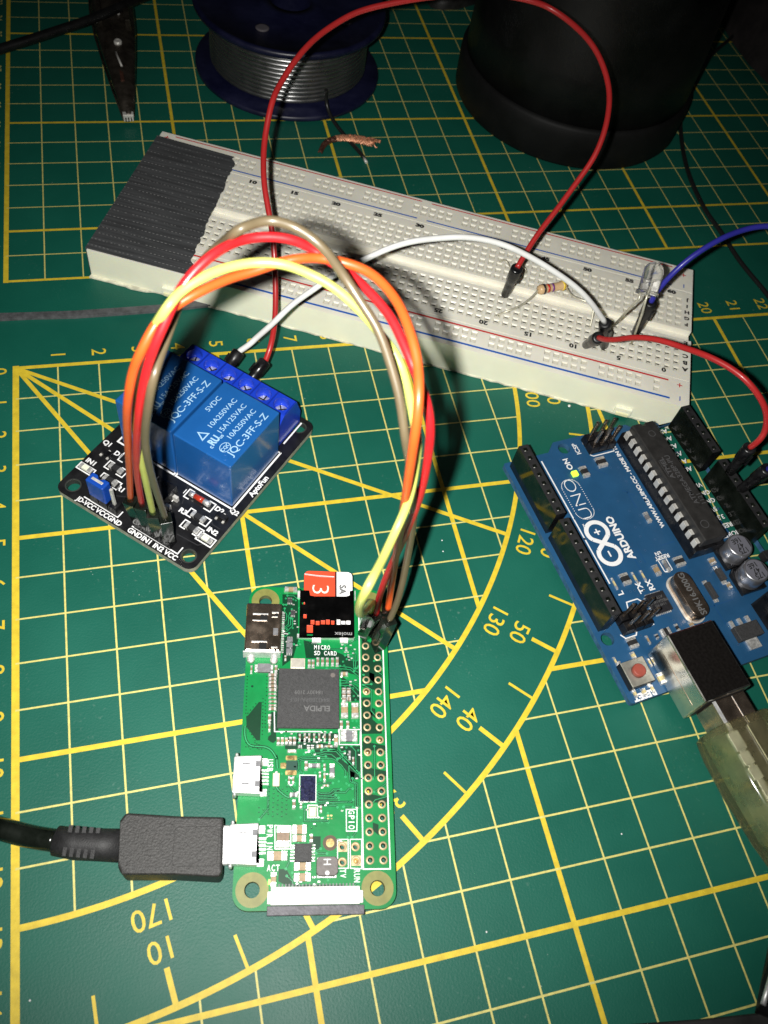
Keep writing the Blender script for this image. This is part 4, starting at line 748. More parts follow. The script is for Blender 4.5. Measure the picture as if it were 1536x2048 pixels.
x0, y0, x1, y1 = (21.0,1.9,23.2,2.6); MB().box(x0, y0-4, zu, x1, y1, zu+2.2, BLKM).build('diode', uno, bevel=.1)
# SMD parts of the blue board
for (x0, y0, x1, y1, kd) in [(56.3,33.1,59.3,34.9,2),(57.9,26.8,60.7,29.5,2),(39.5,24.4,42.4,25.3,4),(26.0,38.2,28.8,40.2,2),(26.4,22.4,28.8,24.7,2),(26.0,27.0,29.0,27.9,4),(25.9,29.8,28.5,31.0,0),(25.6,42.3,28.7,42.3,5),(25.5,36.5,28.5,36.8,5),(25.5,34.2,28.3,34.5,5),(11.3,44.7,13.8,47.0,2),(11.0,41.7,13.1,41.9,0),(11.6,39.1,12.7,39.7,2),(11.3,35.7,13.3,37.9,2),(11.7,33.2,13.4,33.8,2),(20.1,29.4,22.9,29.6,3),(17.1,29.5,19.7,29.6,3),(13.9,29.3,16.5,29.6,3),(9.0,51.6,10.8,52.0,5),(8.9,46.9,10.6,47.6,5),(1.0,51.1,2.6,51.7,5),(0.8,48.9,2.3,49.6,5),(0.8,46.7,2.4,47.3,5),(7.6,42.2,9.1,43.0,5),(6.2,44.2,8.1,44.4,5),(1.8,43.8,4.2,44.6,5),(24.4,14.7,26.0,16.0,0),(17.3,14.6,19.0,15.4,0),(11.6,29.4,12.8,30.2,0)]:
    L0, L1 = x1-x0, y1-y0; body = (TAN, TAN, BLKM, CREAMC, GRYC, mat('led_cream', (.6, .5, .25), .4, var=.2, vs=1500))[kd]
    put_smd(uno, (x0+x1)/2, (y0+y1)/2, max(L0, L1, .8), max(min(L0, L1), .5), L1 > L0, body, 'capacitor' if kd in (0, 3) else ('indicator_light' if kd == 5 else 'chip_resistor'), zu)
x0, y0 = (57.9,36.8)
MB().box(x0-.75, y0-.75, zu, x0+.75, y0+.75, zu+.8, mat('led_lit', (.5, 1.0, .05), .4, emit=1.3)).build('power_light', uno, bevel=.1)
# reset button
bx, by = 5.7, 49.3
q = MB(); q.box(bx-3, by-3, zu, bx+3, by+3, zu+2.0, BLK); rb = q.build('reset_button', uno, bevel=.1)
q = MB(); q.box(bx-2.9, by-2.9, zu+2.0, bx+2.9, by+2.9, zu+2.25, mat('button_plate', (.42, .41, .36), .42, .7, var=.2, vs=500, bump=.3, bs=1500)); q.build('plate', rb, bevel=.08)
q = MB(); q.lathe([(1.5, zu+2.2), (1.5, zu+3.3), (1.3, zu+3.5)], bx, by, mat('button_red', (.30, .06, .04), .5, var=.1, vs=500), 28); q.build('plunger', rb)
q = MB()
for dx in (-3.6, 3.0):
    for dy in (-2.4, 1.7): q.box(bx+dx, by+dy, zu, bx+dx+.9, by+dy+.8, zu+.5, SOL)
q.build('legs', rb)
def leanhdr(x0, y0, nx, ny, name):
    q = MB()
    for i in range(nx):
        for j in range(ny):
            x, y = x0+2.54*i, y0+2.54*j; q.frus((x-1.25, y-1.25, x+1.25, y+1.25), (x-1.05, y-1.05, x+1.05, y+1.05), zu, zu+2.5, BLK)
            q.box(x-.32, y-.32, zu+2.5, x+.32, y+.32, zu+8.6, METD)
    return q.build(name, uno, bevel=.06, seg=1)
leanhdr(63.6, 23.6, 2, 3, 'pin_header'); leanhdr(15.9, 40.6, 2, 2, 'pin_header'); leanhdr(15.9, 45.7, 2, 1, 'pin_header')
# ================================================================== jumper wires
def wire_mat(n, rgb, r=.38): return mat(n, rgb, r, var=.06, vs=200, bump=.15, bs=900, coat=.12, sss=0)
def housing_mb(a, t, r=1.32, square=False, m_=BLK, collar=True):
    a, t = Vector(a), Vector(t); d_ = (t-a); L_ = d_.length; d_.normalize(); q = MB()
    q.M = Matrix.Translation(a) @ d_.to_track_quat('Z', 'Y').to_matrix().to_4x4()
    return q, L_
def round_plug(a, t, parent):
    q, L_ = housing_mb(a, t)
    q.lathe([(.6, 0), (1.15, .3), (1.3, L_*.45), (1.3, L_*.55), (1.6, L_*.6), (1.62, L_*.97), (1.4, L_), (.9, L_)], 0, 0, BLK, 20)
    q.box(1.2, -.5, L_*.55, 1.95, .5, L_*.8, BLK)
    return q.build('plug', parent)
def square_plug(a, t, parent, m_=BLKG, w_=1.25, roll=0):
    q, L_ = housing_mb(a, t); q.M = q.M @ Matrix.Rotation(roll, 4, 'Z')
    q.box(-w_, -w_, 0, w_, w_, L_, m_); q.box(-w_*.45, w_, L_*.35, w_*.45, w_+.15, L_*.62, BLK)
    return q.build('plug', parent, bevel=.2)
def jumper(name, pts, r, m_, label, ends, kind, group, n=14, sub=6):
    base = Vector(pts[0]); e = empty(name, (0, 0, 0), 0, label, 'jumper wire', group)
    MB().tube(smooth(pts, sub), r, m_, n).build('insulation', e)
    for (a, t) in ends:
        (round_plug if kind == 'round' else square_plug)(a, t, e)
    return e
WR = wire_mat('wire_red_matt', (.42, .020, .020)); WW = wire_mat('wire_white', (.76, .76, .74)); WB = wire_mat('wire_blue', (.03, .03, .32))
G1 = 'single jumper wires with round plugs'
# plugs: (tip, top)
rp1 = ((49.3,-14.95,7.2), (54.69,-10.2,11.5)); rp2 = ((54.05,-19.38,7.2), (60.75,-13.94,11.5))
bp_red = ((130.88,5.39,9.6), (128.78,0.39,24.1)); bp_white = ((153.34,-15.98,9.6), (146.93,-19.84,23.1))
bp_red2 = ((148.25,-15.13,9.6), (144.62,-23.03,21.2)); bp_blue = ((164.26,-12.34,9.6), (161.35,-15.24,24.6))
up_red = ((169.73,-61.75,10.9), (166.61,-63.83,25.4)); up_blue = ((170.47,-66.79,10.9), (168.23,-70.19,25.4))
def anch(p, pts): return [Vector(p)]+[Vector(x) for x in pts]
pr_ = [(62.42,-11.55,14.5),(64.25,-5.69,17.0),(65.33,1.38,22.0),(65.67,8.55,30.0),(65.11,14.86,35.0),(64.9,19.54,38.0),(65.66,25.89,41.0),(66.93,30.74,44.0),(69.14,35.51,49.0),(72.29,40.5,51.0),(76.6,45.0,54.0),(81.68,49.81,56.0),(87.88,53.47,58.0),(94.5,55.63,60.0),(105.15,56.38,62.0),(114.67,57.19,63.0),(125.03,56.64,64.0),(132.34,56.0,64.0),(138.28,53.87,64.0),(143.14,52.87,63.0),(147.58,48.53,62.0),(150.8,42.81,61.0),(153.27,37.99,59.0),(154.72,32.41,56.0),(154.57,27.47,53.0),(152.76,21.96,49.0),(150.01,17.85,44.0),(145.69,14.65,39.0),(140.21,10.38,34.0),(135.3,6.74,30.0),(131.97,3.73,27.0)]
jumper('jumper_wire', [rp2[1]]+pr_+[bp_red[1]], .72, WR, 'matt red wire making the tall loop in front of the solder spool and black pot', [rp2, bp_red], 'round', G1)
pw_ = [(57.42,-10.28,14.0),(59.25,-10.0,16.0),(62.98,-10.6,21.0),(67.33,-9.93,26.0),(72.46,-10.24,31.0),(77.07,-10.01,35.0),(82.78,-9.59,38.0),(89.33,-8.04,40.0),(95.07,-8.11,42.0),(102.15,-7.45,42.0),(107.75,-7.45,42.0),(113.67,-7.68,41.0),(119.18,-9.21,40.0),(125.04,-11.23,38.0),(130.62,-14.21,36.0),(136.3,-16.48,33.0),(141.0,-18.76,29.5)]
jumper('jumper_wire', [rp1[1]]+pw_+[bp_white[1]], .72, WW, 'white wire arching from the relay terminals to the breadboard', [rp1, bp_white], 'round', G1)
p2_ = [(144.84,-25.44,23.0),(145.97,-28.38,26.0),(147.67,-31.57,30.0),(150.06,-36.31,34.0),(153.23,-40.7,36.0),(155.72,-46.33,39.0),(158.92,-51.0,40.0),(161.48,-55.23,40.0),(164.35,-58.49,38.0),(166.76,-61.08,35.0),(167.84,-63.12,31.0),(167.06,-64.16,28.5)]
jumper('jumper_wire', [bp_red2[1]]+p2_+[up_red[1]], .72, WR, 'short red wire curving from the breadboard end to the blue board header', [bp_red2, up_red], 'round', G1)
pb_ = [(161.84,-14.8,28.0),(163.57,-14.56,33.0),(166.51,-13.85,37.0),(170.5,-12.98,40.0),(176.01,-11.45,42.0),(182.74,-10.07,43.0),(188.12,-10.65,44.0),(195.89,-14.17,45.0),(199.69,-23.15,45.0),(196.54,-37.36,44.0),(188.41,-53.79,42.0),(180.32,-65.73,38.0),(171.58,-72.14,34.0),(167.56,-72.21,30.0)]
jumper('jumper_wire', [bp_blue[1]]+pb_+[up_blue[1]], .72, WB, 'dark blue wire leaving the breadboard next to the clear LED', [bp_blue, up_blue], 'round', G1)
# four ribbon wires between relay module and the green board
G2 = 'four jumper wires arching from the relay board to the green board'
rbz = 2.2
rpl = [((27.35,-52.45,5.4), (26.35,-53.93,16.5)), ((29.21,-54.18,5.4), (28.6,-55.37,16.5)), ((31.06,-55.91,5.4), (30.66,-57.78,16.5)), ((32.92,-57.64,5.4), (33.08,-59.36,16.5))]
ppl = {'y': ((72.36,-84.24,4.0), (71.37,-87.08,16.6)), 'r': ((71.89,-86.7,3.4), (72.4,-87.78,16.3)), 'o': ((74.39,-87.17,3.4), (74.95,-87.33,16.9)), 'b': ((74.04,-89.7,3.3), (74.85,-89.52,16.3))}
WO = wire_mat('wire_orange', (.62, .085, .014)); WRR = wire_mat('wire_red', (.52, .013, .017)); WY = wire_mat('wire_yellow', (.50, .54, .12)); WBR = wire_mat('wire_brown', (.115, .088, .05))
po = [(28.03,-60.21,36.0),(29.47,-67.1,54.0),(30.64,-72.62,68.0),(31.67,-75.24,76.0),(32.83,-75.47,81.0),(34.3,-75.71,85.0),(36.75,-73.63,88.0),(39.27,-71.96,89.0),(42.42,-70.77,90.0),(46.54,-68.55,90.0),(50.4,-67.3,90.0),(54.21,-66.82,91.0),(57.15,-67.46,92.0),(59.38,-68.84,93.0),(62.26,-69.91,93.0),(65.04,-71.84,93.0),(66.83,-75.01,93.0),(67.86,-78.87,93.0),(68.28,-83.66,92.5),(68.52,-87.03,91.0),(67.93,-91.02,89.5),(67.58,-93.37,85.5),(67.77,-94.24,79.0),(68.83,-93.54,69.0),(71.67,-89.33,51.0),(74.31,-85.71,33.0),(75.02,-86.12,22.0)]
prr = [(29.31,-61.3,35.0),(30.58,-67.63,52.0),(31.99,-72.92,66.0),(33.23,-75.22,75.0),(34.56,-75.69,81.0),(36.14,-75.75,86.0),(37.92,-74.36,89.0),(40.07,-72.23,92.0),(42.66,-70.48,94.0),(45.5,-68.65,95.0),(48.83,-65.7,94.0),(52.48,-65.24,94.0),(55.82,-65.55,93.5),(58.41,-65.77,92.0),(60.48,-67.06,91.0),(63.18,-68.52,90.0),(65.29,-72.39,90.0),(67.33,-76.51,89.5),(68.41,-80.7,88.5),(69.39,-84.35,87.0),(70.67,-87.18,84.5),(71.61,-89.24,80.5),(72.41,-89.79,73.0),(73.42,-88.99,61.0),(74.03,-86.57,44.0),(73.49,-85.6,30.0),(72.72,-86.39,21.0)]
py_ = [(30.73,-61.34,31.0),(30.92,-65.27,46.0),(31.16,-67.74,58.0),(31.77,-69.75,68.0),(32.71,-70.11,74.0),(33.97,-70.72,79.0),(35.78,-72.53,85.0),(37.92,-74.76,91.0),(40.02,-72.67,92.0),(43.09,-71.25,93.0),(46.48,-69.65,93.0),(50.16,-68.97,93.0),(53.73,-69.5,93.0),(56.69,-70.14,92.0),(59.66,-71.48,91.0),(62.31,-73.16,89.5),(64.73,-74.76,87.5),(66.62,-76.11,85.5),(67.9,-78.77,85.0),(68.96,-80.48,83.5),(69.3,-83.67,82.5),(69.17,-88.13,82.0),(69.3,-91.35,80.0),(69.79,-91.68,75.0),(69.35,-93.61,69.0),(67.15,-96.5,65.0),(63.74,-101.65,66.0),(60.94,-105.66,68.0),(60.26,-105.98,64.0),(60.98,-104.16,57.0),(62.81,-101.29,48.0),(66.9,-94.18,33.0),(69.32,-90.22,27.0),(70.97,-87.72,22.0)]
pbr = [(32.61,-62.61,29.0),(32.33,-66.33,41.0),(32.38,-71.16,55.0),(32.77,-73.5,64.0),(34.02,-76.14,74.0),(35.42,-75.8,80.0),(36.97,-72.1,81.0),(38.86,-68.53,83.0),(40.61,-65.88,85.0),(42.59,-63.74,87.0),(44.6,-63.19,89.5),(46.52,-64.29,92.5),(47.98,-67.47,97.0),(50.55,-66.09,97.0),(52.94,-65.73,97.0),(55.43,-67.04,97.0),(57.73,-68.21,96.0),(59.59,-70.15,95.0),(61.36,-73.98,94.0),(63.19,-76.64,92.0),(65.03,-79.37,90.0),(66.35,-82.45,87.0),(67.34,-85.53,84.0),(67.87,-87.97,81.0),(68.36,-89.75,78.0),(70.26,-89.73,71.0),(72.62,-88.88,61.0),(74.82,-87.09,49.0),(76.29,-86.04,36.0),(76.32,-87.17,28.0),(75.82,-88.48,22.0)]
jumper('jumper_wire', [rpl[0][1]]+po+[ppl['o'][1]], .67, WO, 'orange wire of the four arching from the relay board to the green board', [rpl[0], ppl['o']], 'sq', G2)
jumper('jumper_wire', [rpl[1][1]]+prr+[ppl['r'][1]], .67, WRR, 'bright red wire in the thick arching bundle from relay board to green board', [rpl[1], ppl['r']], 'sq', G2)
jumper('jumper_wire', [rpl[2][1]]+py_+[ppl['y'][1]], .67, WY, 'yellow wire of the arching bundle, curling down onto the green board', [rpl[2], ppl['y']], 'sq', G2)
jumper('jumper_wire', [rpl[3][1]]+pbr+[ppl['b'][1]], .67, WBR, 'brown wire of the arching bundle, highest at the left of the breadboard numbers', [rpl[3], ppl['b']], 'sq', G2)
# ================================================================== resistor and LED
re_ = empty('resistor', (0, 0, 0), 0, 'small tan resistor with coloured stripes bridging breadboard holes', 'resistor')
ra, rbp = Vector((139.55,3.63,12.5)), Vector((148.21,4.93,12.5))
q, L_ = housing_mb(ra, rbp); RBD = mat('resistor_tan', (.62, .42, .22), .35, coat=.3)
pf = [(.35, -.2), (1.1, 0), (1.4, .6), (1.4, 1.5), (1.16, 1.9), (1.16, L_-1.9), (1.4, L_-1.5), (1.4, L_-.6), (1.1, L_), (.35, L_+.2)]
q.lathe(pf, 0, 0, RBD, 20)
for z0, r_, c in ((1.15, 1.43, mat('band_black', (.03, .02, .02), .4)), (2.6, 1.20, mat('band_red', (.6, .03, .02), .4)), (4.0, 1.20, mat('band_violet', (.2, .06, .25), .4)), (L_-1.35, 1.43, mat('band_yellow', (.85, .6, .05), .4))): q.lathe([(r_-.1, z0), (r_, z0), (r_, z0+.65), (r_-.1, z0+.65)], 0, 0, c, 20, cap=False)
q.build('resistor_body', re_)
MB().tube(smooth([ra]+[(136.67,1.26,12.0),(132.77,-1.09,11.6),(128.95,-2.06,11.0),(126.6,-1.38,9.0)], 5), .28, WIREM, 8).build('leg', re_)
MB().tube(smooth([rbp]+[(148.12,1.07,12.8),(149.68,-1.63,13.4),(151.78,-3.17,13.6),(153.14,-4.21,13.0),(153.12,-5.77,11.5),(152.17,-8.38,9.0)], 5), .28, WIREM, 8).build('leg', re_)
q = MB(); q.tube(smooth([(133.48,18.76,9.4),(133.15,16.9,12.0),(133.73,15.27,12.5),(134.89,15.22,11.0)], 5), .22, WIREM, 8); q.tube(smooth([(138.26,13.67,12.0),(138.86,12.2,12.0),(139.29,13.14,10.0),(139.17,13.09,9.3)], 5), .22, WIREM, 8)
tag(q.build('bare_wire_hook'), 'thin bare wire end looped behind the red plug on the breadboard', 'wire')
le = empty('led', (0, 0, 0), 0, 'clear round-topped LED on two long bare legs above the breadboard', 'LED')
la = Vector((155.72,-18.88,31.0)); lt = Vector((158.05,-13.69,36.9))
q, L_ = housing_mb(la, lt); CLR = mat('clear_epoxy', (.98, .98, .98), .03, trans=.95, ior=1.5, alpha=.8)
dome = [(2.5*math.cos(math.radians(a)), L_-2.5+2.5*math.sin(math.radians(a))) for a in range(0, 90, 10)]+[(.01, L_)]
q.lathe([(2.85, 0), (2.85, .9), (2.5, 1.0), (2.5, 2.0)]+dome, 0, 0, CLR, 32); q.build('lens', le)
q, _ = housing_mb(la, lt); q.add([(-1.6, -.2, .8), (-.5, -.2, .8), (-.5, -.2, 3.2), (-1.2, -.2, 3.9), (-1.6, -.2, 3.9), (-1.6, .2, .8), (-.5, .2, .8), (-.5, .2, 3.2), (-1.2, .2, 3.9), (-1.6, .2, 3.9)], [(0,1,2,3,4), (9,8,7,6,5), (0,5,6,1), (1,6,7,2), (2,7,8,3), (3,8,9,4), (4,9,5,0)], MET)
q.box(.2, -.2, .8, 1.5, .2, 2.6, MET); q.lathe([(.4, 2.6), (.9, 3.6)], .7, 0, MET, 12); q.build('lead_frame', le)
dirl = (lt-la).normalized(); sd = Vector(cx)
MB().tube([la-sd*1.6+dirl*.8, la-sd*1.6-dirl*1.0, Vector((153.11,-18.79,27.0)), Vector((158.27,-9.31,9.0))], .32, WIREM, 8).build('leg', le)
MB().tube([la+sd*.2+dirl*.8, la+sd*.2-dirl*1.0, Vector((155.5,-20.93,27.0)), Vector((162.22,-15.34,9.0))], .32, WIREM, 8).build('leg', le)
# ================================================================== USB cables
ucb = empty('usb_cable', UO, UT, 'thick translucent yellowish USB cable plugged into the blue board at right', 'USB cable')
CL = mat('translucent_pvc', (.90, .86, .46), .10, trans=.92, ior=1.3, bump=.1, bs=60, alpha=.72)
zc = zu+5.5; CY = 37.4
q = MB(); q.box(-15.5, CY-4.2, zc-3.8, -6.7, CY+4.2, zc+3.9, METD); q.build('metal_plug', ucb, bevel=.4)
q = MB(); q.box(-15.4, CY+3.3, zc+3.85, -6.8, CY+4.1, zc+3.97, METB); q.box(-15, CY-.9, zc+3.85, -7, CY-.75, zc+3.97, METB); q.build('plug_seam', ucb)
def octo(x, hw, hh, r):
    return [(x, CY+a, zc+c) for a, c in rrect(-hw, -hh, hw, hh, r, 4)]
secs = [(-11.6, 6.4, 5.0, 2.2), (-12.2, 7.4, 6.0, 2.8), (-16, 7.9, 6.4, 3), (-24, 8.0, 6.5, 3), (-34, 7.6, 6.2, 3.2), (-46, 6.4, 5.4, 3.4), (-55, 4.4, 4.2, 3.6), (-62, 3.2, 3.2, 2.8)]
def loft(q, secs, m_, dz=0):
    vs = []; 
    for a in secs: vs += octo(*a)
    k = len(octo(*secs[0])); fs = [(i*k+j, i*k+(j+1) % k, (i+1)*k+(j+1) % k, (i+1)*k+j) for i in range(len(secs)-1) for j in range(k)]
    fs += [tuple(range(k)), tuple(range((len(secs)-1)*k, len(secs)*k))]
    q.add(vs, fs, m_, True)
q = MB(); loft(q, secs, CL); q.build('overmould', ucb, recalc=True)
q = MB(); loft(q, [(-13.5, 4.6, 4.0, .8), (-34, 4.6, 4.0, .8), (-36, 3.6, 3.2, 1.2), (-48, 2.4, 2.4, 1.6), (-60, 2.0, 2.0, 1.6)], mat('inner_shield', (.62, .58, .52), .32, 1.0, var=.3, vs=200, bump=.8, bs=350, rvar=.15)); q.build('inner_shield', ucb); q = MB(); q.box(-33, CY+3.2, zc+3.9, -13.6, CY+4.5, zc+4.15, METB); q.box(-17.5, CY+3.0, zc+4.1, -13.8, CY+5.4, zc+4.9, METB); q.box(-20.5, CY+3.2, zc+4.1, -18.0, CY+5.4, zc+4.9, METB); q.box(-23.6, CY+3.2, zc+4.1, -21.0, CY+5.3, zc+4.9, METB); q.box(-33, CY-.1, zc+3.95, -13.6, CY+.15, zc+4.15, METB); q.build('shield_glints', ucb, bevel=.35)  # bright bars and lumps added as highlights on the shield
MB().tube([(-61, CY, zc), (-75, CY+.5, zc-.5), (-95, CY+3, zc-3), (-120, CY+8, zc-4.5)], 3.1, CL, 18).build('cord', ucb)
# black micro USB cable
PCO = (PO[0], PO[1], PO[2])
mc = empty('usb_cable', PO, PT, 'black micro USB power cable with grained plug, entering from the left edge', 'USB cable')
GRN = mat('grained_rubber', (.022, .021, .020), .55, var=.3, vs=1500, bump=1.0, bs=2600)
zm = ZT+1.4; A = [(54.0,-2.3),(53.9,-20.6)]
c0 = 54.05
q = MB(); q.prism([(c0-3.4, -1.0), (c0+3.4, -1.0), (c0+3.4, -4.2), (c0-3.4, -4.2)], zm-.95, zm+.95, METB); q.build('metal_plug', mc, bevel=.3)
bp = [(49.6,-2.3),(49.4,-10.9),(48.8,-19.8),(50.1,-20.7),(58.1,-20.0),(59.3,-19.3),(59.4,-10.1),(59.9,-2.4),(59.1,-1.9)]
q = MB(); q.prism(bp, -1.3, zm+3.0, GRN); q.build('plug_body', mc, bevel=.5, seg=3)
ip = [[(51.5,-10.8),(51.0,-3.0),(58.4,-2.5),(58.1,-10.6)],[(48.1,-11.2),(48.8,-2.4),(50.6,-2.4),(50.0,-3.2),(49.8,-11.2)],[(59.3,-10.9),(59.8,-2.3),(58.2,-2.4),(58.0,-11.0)]]
q = MB(); xs_ = [p[0] for p in ip[0]]; ys_ = [p[1] for p in ip[0]]
q.prism(rrect(min(xs_)+.3, min(ys_), max(xs_)-.3, max(ys_)-.4, .9, 4), zm+2.95, zm+3.12, GRN); q.build('thumb_pad', mc, bevel=.06)
q = MB(); q.box(min(xs_)-1.3, min(ys_), -.9, min(xs_)-.2, max(ys_), zm+2.5, BLKM) if False else None
cpts = [(53.9,-20.7),(53.7,-24.1),(53.5,-28.5),(52.9,-32.0),(52.2,-36.5),(50.8,-41.9),(49.0,-49.1),(47.7,-57.9)]
q = MB(); q.tube([(cpts[0][0], cpts[0][1]+.5, zm-.3), (cpts[1][0], cpts[1][1], zm-.4), (cpts[2][0], cpts[2][1], zm-.5), (cpts[3][0], cpts[3][1], zm-.6)], [2.9, 2.8, 2.75, 2.6], BLKM, 20); sr = q.build('strain_relief', mc)
q = MB()
for k in range(5):
    t = .35+k*.115; a, c = Vector((*cpts[1], 0)), Vector((*cpts[3], 0)); p = a.lerp(c, (t-.3)/.75)
    dv = (c-a).normalized(); nv = Vector((-dv.y, dv.x, 0))
    for s_ in (-1, 1):
        o_ = p+nv*1.9*s_; q.add([o_+dv*-.35+nv*-.5+Vector((0,0,zm+1.2)), o_+dv*.35+nv*-.5+Vector((0,0,zm+1.2)), o_+dv*.35+nv*.9+Vector((0,0,zm+1.2)), o_+dv*-.35+nv*.9+Vector((0,0,zm+1.2)), o_+dv*-.35+nv*-.5+Vector((0,0,zm+2.15)), o_+dv*.35+nv*-.5+Vector((0,0,zm+2.15)), o_+dv*.35+nv*.9+Vector((0,0,zm+1.7)), o_+dv*-.35+nv*.9+Vector((0,0,zm+1.7))], [(0,3,2,1),(4,5,6,7),(0,1,5,4),(1,2,6,5),(2,3,7,6),(3,0,4,7)], BLKM)
q.build('grip_rib', sr)
MB().tube(smooth([(x, y, zm-.6-min(k, 4)*.15) for k, (x, y) in enumerate(cpts[3:])], 6), 2.0, BLKG, 20).build('cord', mc)
# ================================================================== solder spool
SP = (90.0, 131.0, .0); sp = empty('solder_spool', SP, 0, 'dark blue plastic spool wound with silver solder wire', 'spool')
SB = mat('spool_blue', (.005, .006, .028), .4, var=.25, vs=120, bump=.3, bs=500, rvar=.1)
q = MB(); q.lathe([(5, .3), (31, .0), (32, .6), (32, 1.6), (31.5, 2.2), (5, 2.2)], 0, 0, SB, 96); q.build('bottom_flange', sp)
q = MB(); tz = 21.0
q.lathe([(7, tz), (31.2, tz), (31.8, tz+.4), (32, tz+1.4), (31.6, tz+2.3), (30.4, tz+2.3), (30.0, tz+1.7), (11, tz+1.5), (10, tz+2.2), (7, tz+2.2), (7, tz)], 0, 0, SB, 96, cap=False)
q.build('top_flange', sp)
q = MB(); q.lathe([(7, 2), (7, tz+2)], 0, 0, SB, 40, cap=False)
for k in range(4):
    a = k*math.pi/2+.95; q.lathe([(2.2, tz+1.6), (2.2, tz+2.0), (1.5, tz+2.1), (.01, tz+2.0)], 20*math.cos(a), 20*math.sin(a), mat('spool_hole', (.10, .09, .10), .6), 16)
q.build('hub', sp)
SW = mat('solder_wire', (.33, .33, .33), .3, .95, rvar=.05, vs=200)
q = MB(); hel = []; nt = 12
for k in range(nt*40+1):
    t = k/40; a = 2*math.pi*t; hel.append((26.2*math.cos(a)+.0, 26.2*math.sin(a), 3.2+t*1.46))
q.tube(hel, .78, SW, 10); q.build('solder_coil', sp)
# wire ends lying about
BW = wire_mat('wire_black', (.012, .012, .012))
e = empty('black_wire', (0, 0, 0), 0, 'thin black wire with tinned tip, hanging from the solder spool', 'wire')
MB().tube(smooth([(97.54,101.78,10.0),(97.99,102.57,6.0),(98.81,100.28,3.0),(100.42,95.53,1.6),(103.07,88.83,1.0),(105.34,83.26,0.8),(106.7,79.21,0.7)], 6), .62, BW, 10).build('insulation', e)
MB().tube([(106.7,79.21,0.7),(107.09,77.02,0.6)], .5, MET, 8).build('tinned_tip', e)
e = empty('black_wire', (0, 0, 0), 0, 'long thin black wire curving down the mat at the upper right', 'wire')
MB().tube(smooth([(289.89,160.13,4.0),(277.5,150.87,1.2),(267.67,143.25,0.8),(255.11,130.9,0.8),(241.57,114.31,0.8),(231.61,98.76,0.8),(226.19,85.49,0.8),(222.11,72.82,0.8),(219.66,60.68,0.8),(218.51,46.46,0.8),(219.55,36.45,0.8),(219.62,24.47,0.8),(220.96,15.15,0.8),(222.34,7.0,0.8),(223.86,-12.06,0.8)], 6), .72, BW, 10).build('insulation', e)
# copper braid
CU = mat('copper', (.75, .36, .21), .42, .5, var=.3, vs=900, rvar=.12); CUD = mat('copper_dark', (.14, .06, .04), .45, .7, var=.4, vs=900)
e = empty('copper_strands', (0, 0, 0), 0, 'twisted bundle of bare copper strands, dark at one end, lying beside the solder spool', 'wire')
axis = [(92.62,82.08,0.8),(94.66,86.03,0.9),(97.38,88.18,1.0),(100.84,88.74,1.1),(104.62,88.24,1.2),(108.57,86.81,1.2),(112.7,84.58,1.2)]; ax = smooth(axis, 8); rr = random.Random(2)
qa, qb = MB(), MB()
for k in range(18):
    ph = rr.uniform(0, 6.28); pts = []
    for i, p in enumerate(ax):
        t = i/len(ax); d_ = (ax[min(i+1, len(ax)-1)]-ax[max(i-1, 0)]).normalized(); u_ = d_.cross(Vector((0, 0, 1))).normalized(); w_ = u_.cross(d_); rad = .6+1.5*t*rr.uniform(.5, 1.1); a = ph+i*.55
        pts.append(p+u_*rad*math.cos(a)+w_*abs(rad*math.sin(a))*.8)
    cut = int(len(pts)*.42); qa.tube(pts[:cut+1], .22, CUD, 5); qb.tube(pts[cut:len(pts)-rr.randint(0, 4)], .26, CU, 5)
qa.build('oxidised_end', e); qb.build('bright_end', e)
# ================================================================== alligator clip and its cable
AG = mat('clip_black', (.05, .042, .033), .25, .6, var=.4, vs=300, bump=.8, bs=500, rvar=.15)
ag = empty('alligator_clip', (0, 0, 0), 0, 'worn black alligator clip with bright tip lying on the mat at the upper left', 'clip')
tip = Vector((33.94,99.06,2.5)); bk = Vector((32.14,159.46,5.0)); bdir = (bk-tip); Lc = bdir.length; yv = bdir.normalized(); xv = Vector((yv.y, -yv.x, 0)).normalized(); zv = xv.cross(yv)
Mx = Matrix(((xv.x, yv.x, zv.x, tip.x), (xv.y, yv.y, zv.y, tip.y), (xv.z, yv.z, zv.z, tip.z), (0, 0, 0, 1)))
def jaw(sgn, m_):
    q = MB(); q.M = Mx; secs_ = [(0, 1.6, 0, 1.3), (Lc*.25, 3.6, -.8, 2.6), (Lc*.5, 5.4, -1.2, 4.2), (Lc*.75, 6.9, -1.0, 4.6), (Lc*.95, 7.4, .3, 5.0), (Lc*1.15, 6.8, .8, 5.5)]
    vs = []
    for y, hw, zl, zh in secs_:
        for k in range(9):
            a = math.pi*k/8; vs.append((hw*math.cos(a)+.25*sgn, y, (zl if sgn < 0 else 0)+sgn*((zh)*math.sin(a)*.8)+(.35*sgn)))
    n_ = len(secs_); q.add(vs, [(i*9+k, i*9+k+1, (i+1)*9+k+1, (i+1)*9+k) for i in range(n_-1) for k in range(8)], m_, True)
    o = q.build('jaw', ag); so_ = o.modifiers.new('solid', 'SOLIDIFY'); so_.thickness = .0005; return o
jaw(1, AG); jaw(-1, AG)
q = MB(); q.M = Mx; 
for k in range(4): q.box(-1.5+k*.85, -.5, -.9, -1.0+k*.85, .6, 1.2, MET)
q.box(-1.6, -.3, .3, 1.7, 1.4, 1.3, MET); q.build('toothed_tip', ag, bevel=.1)
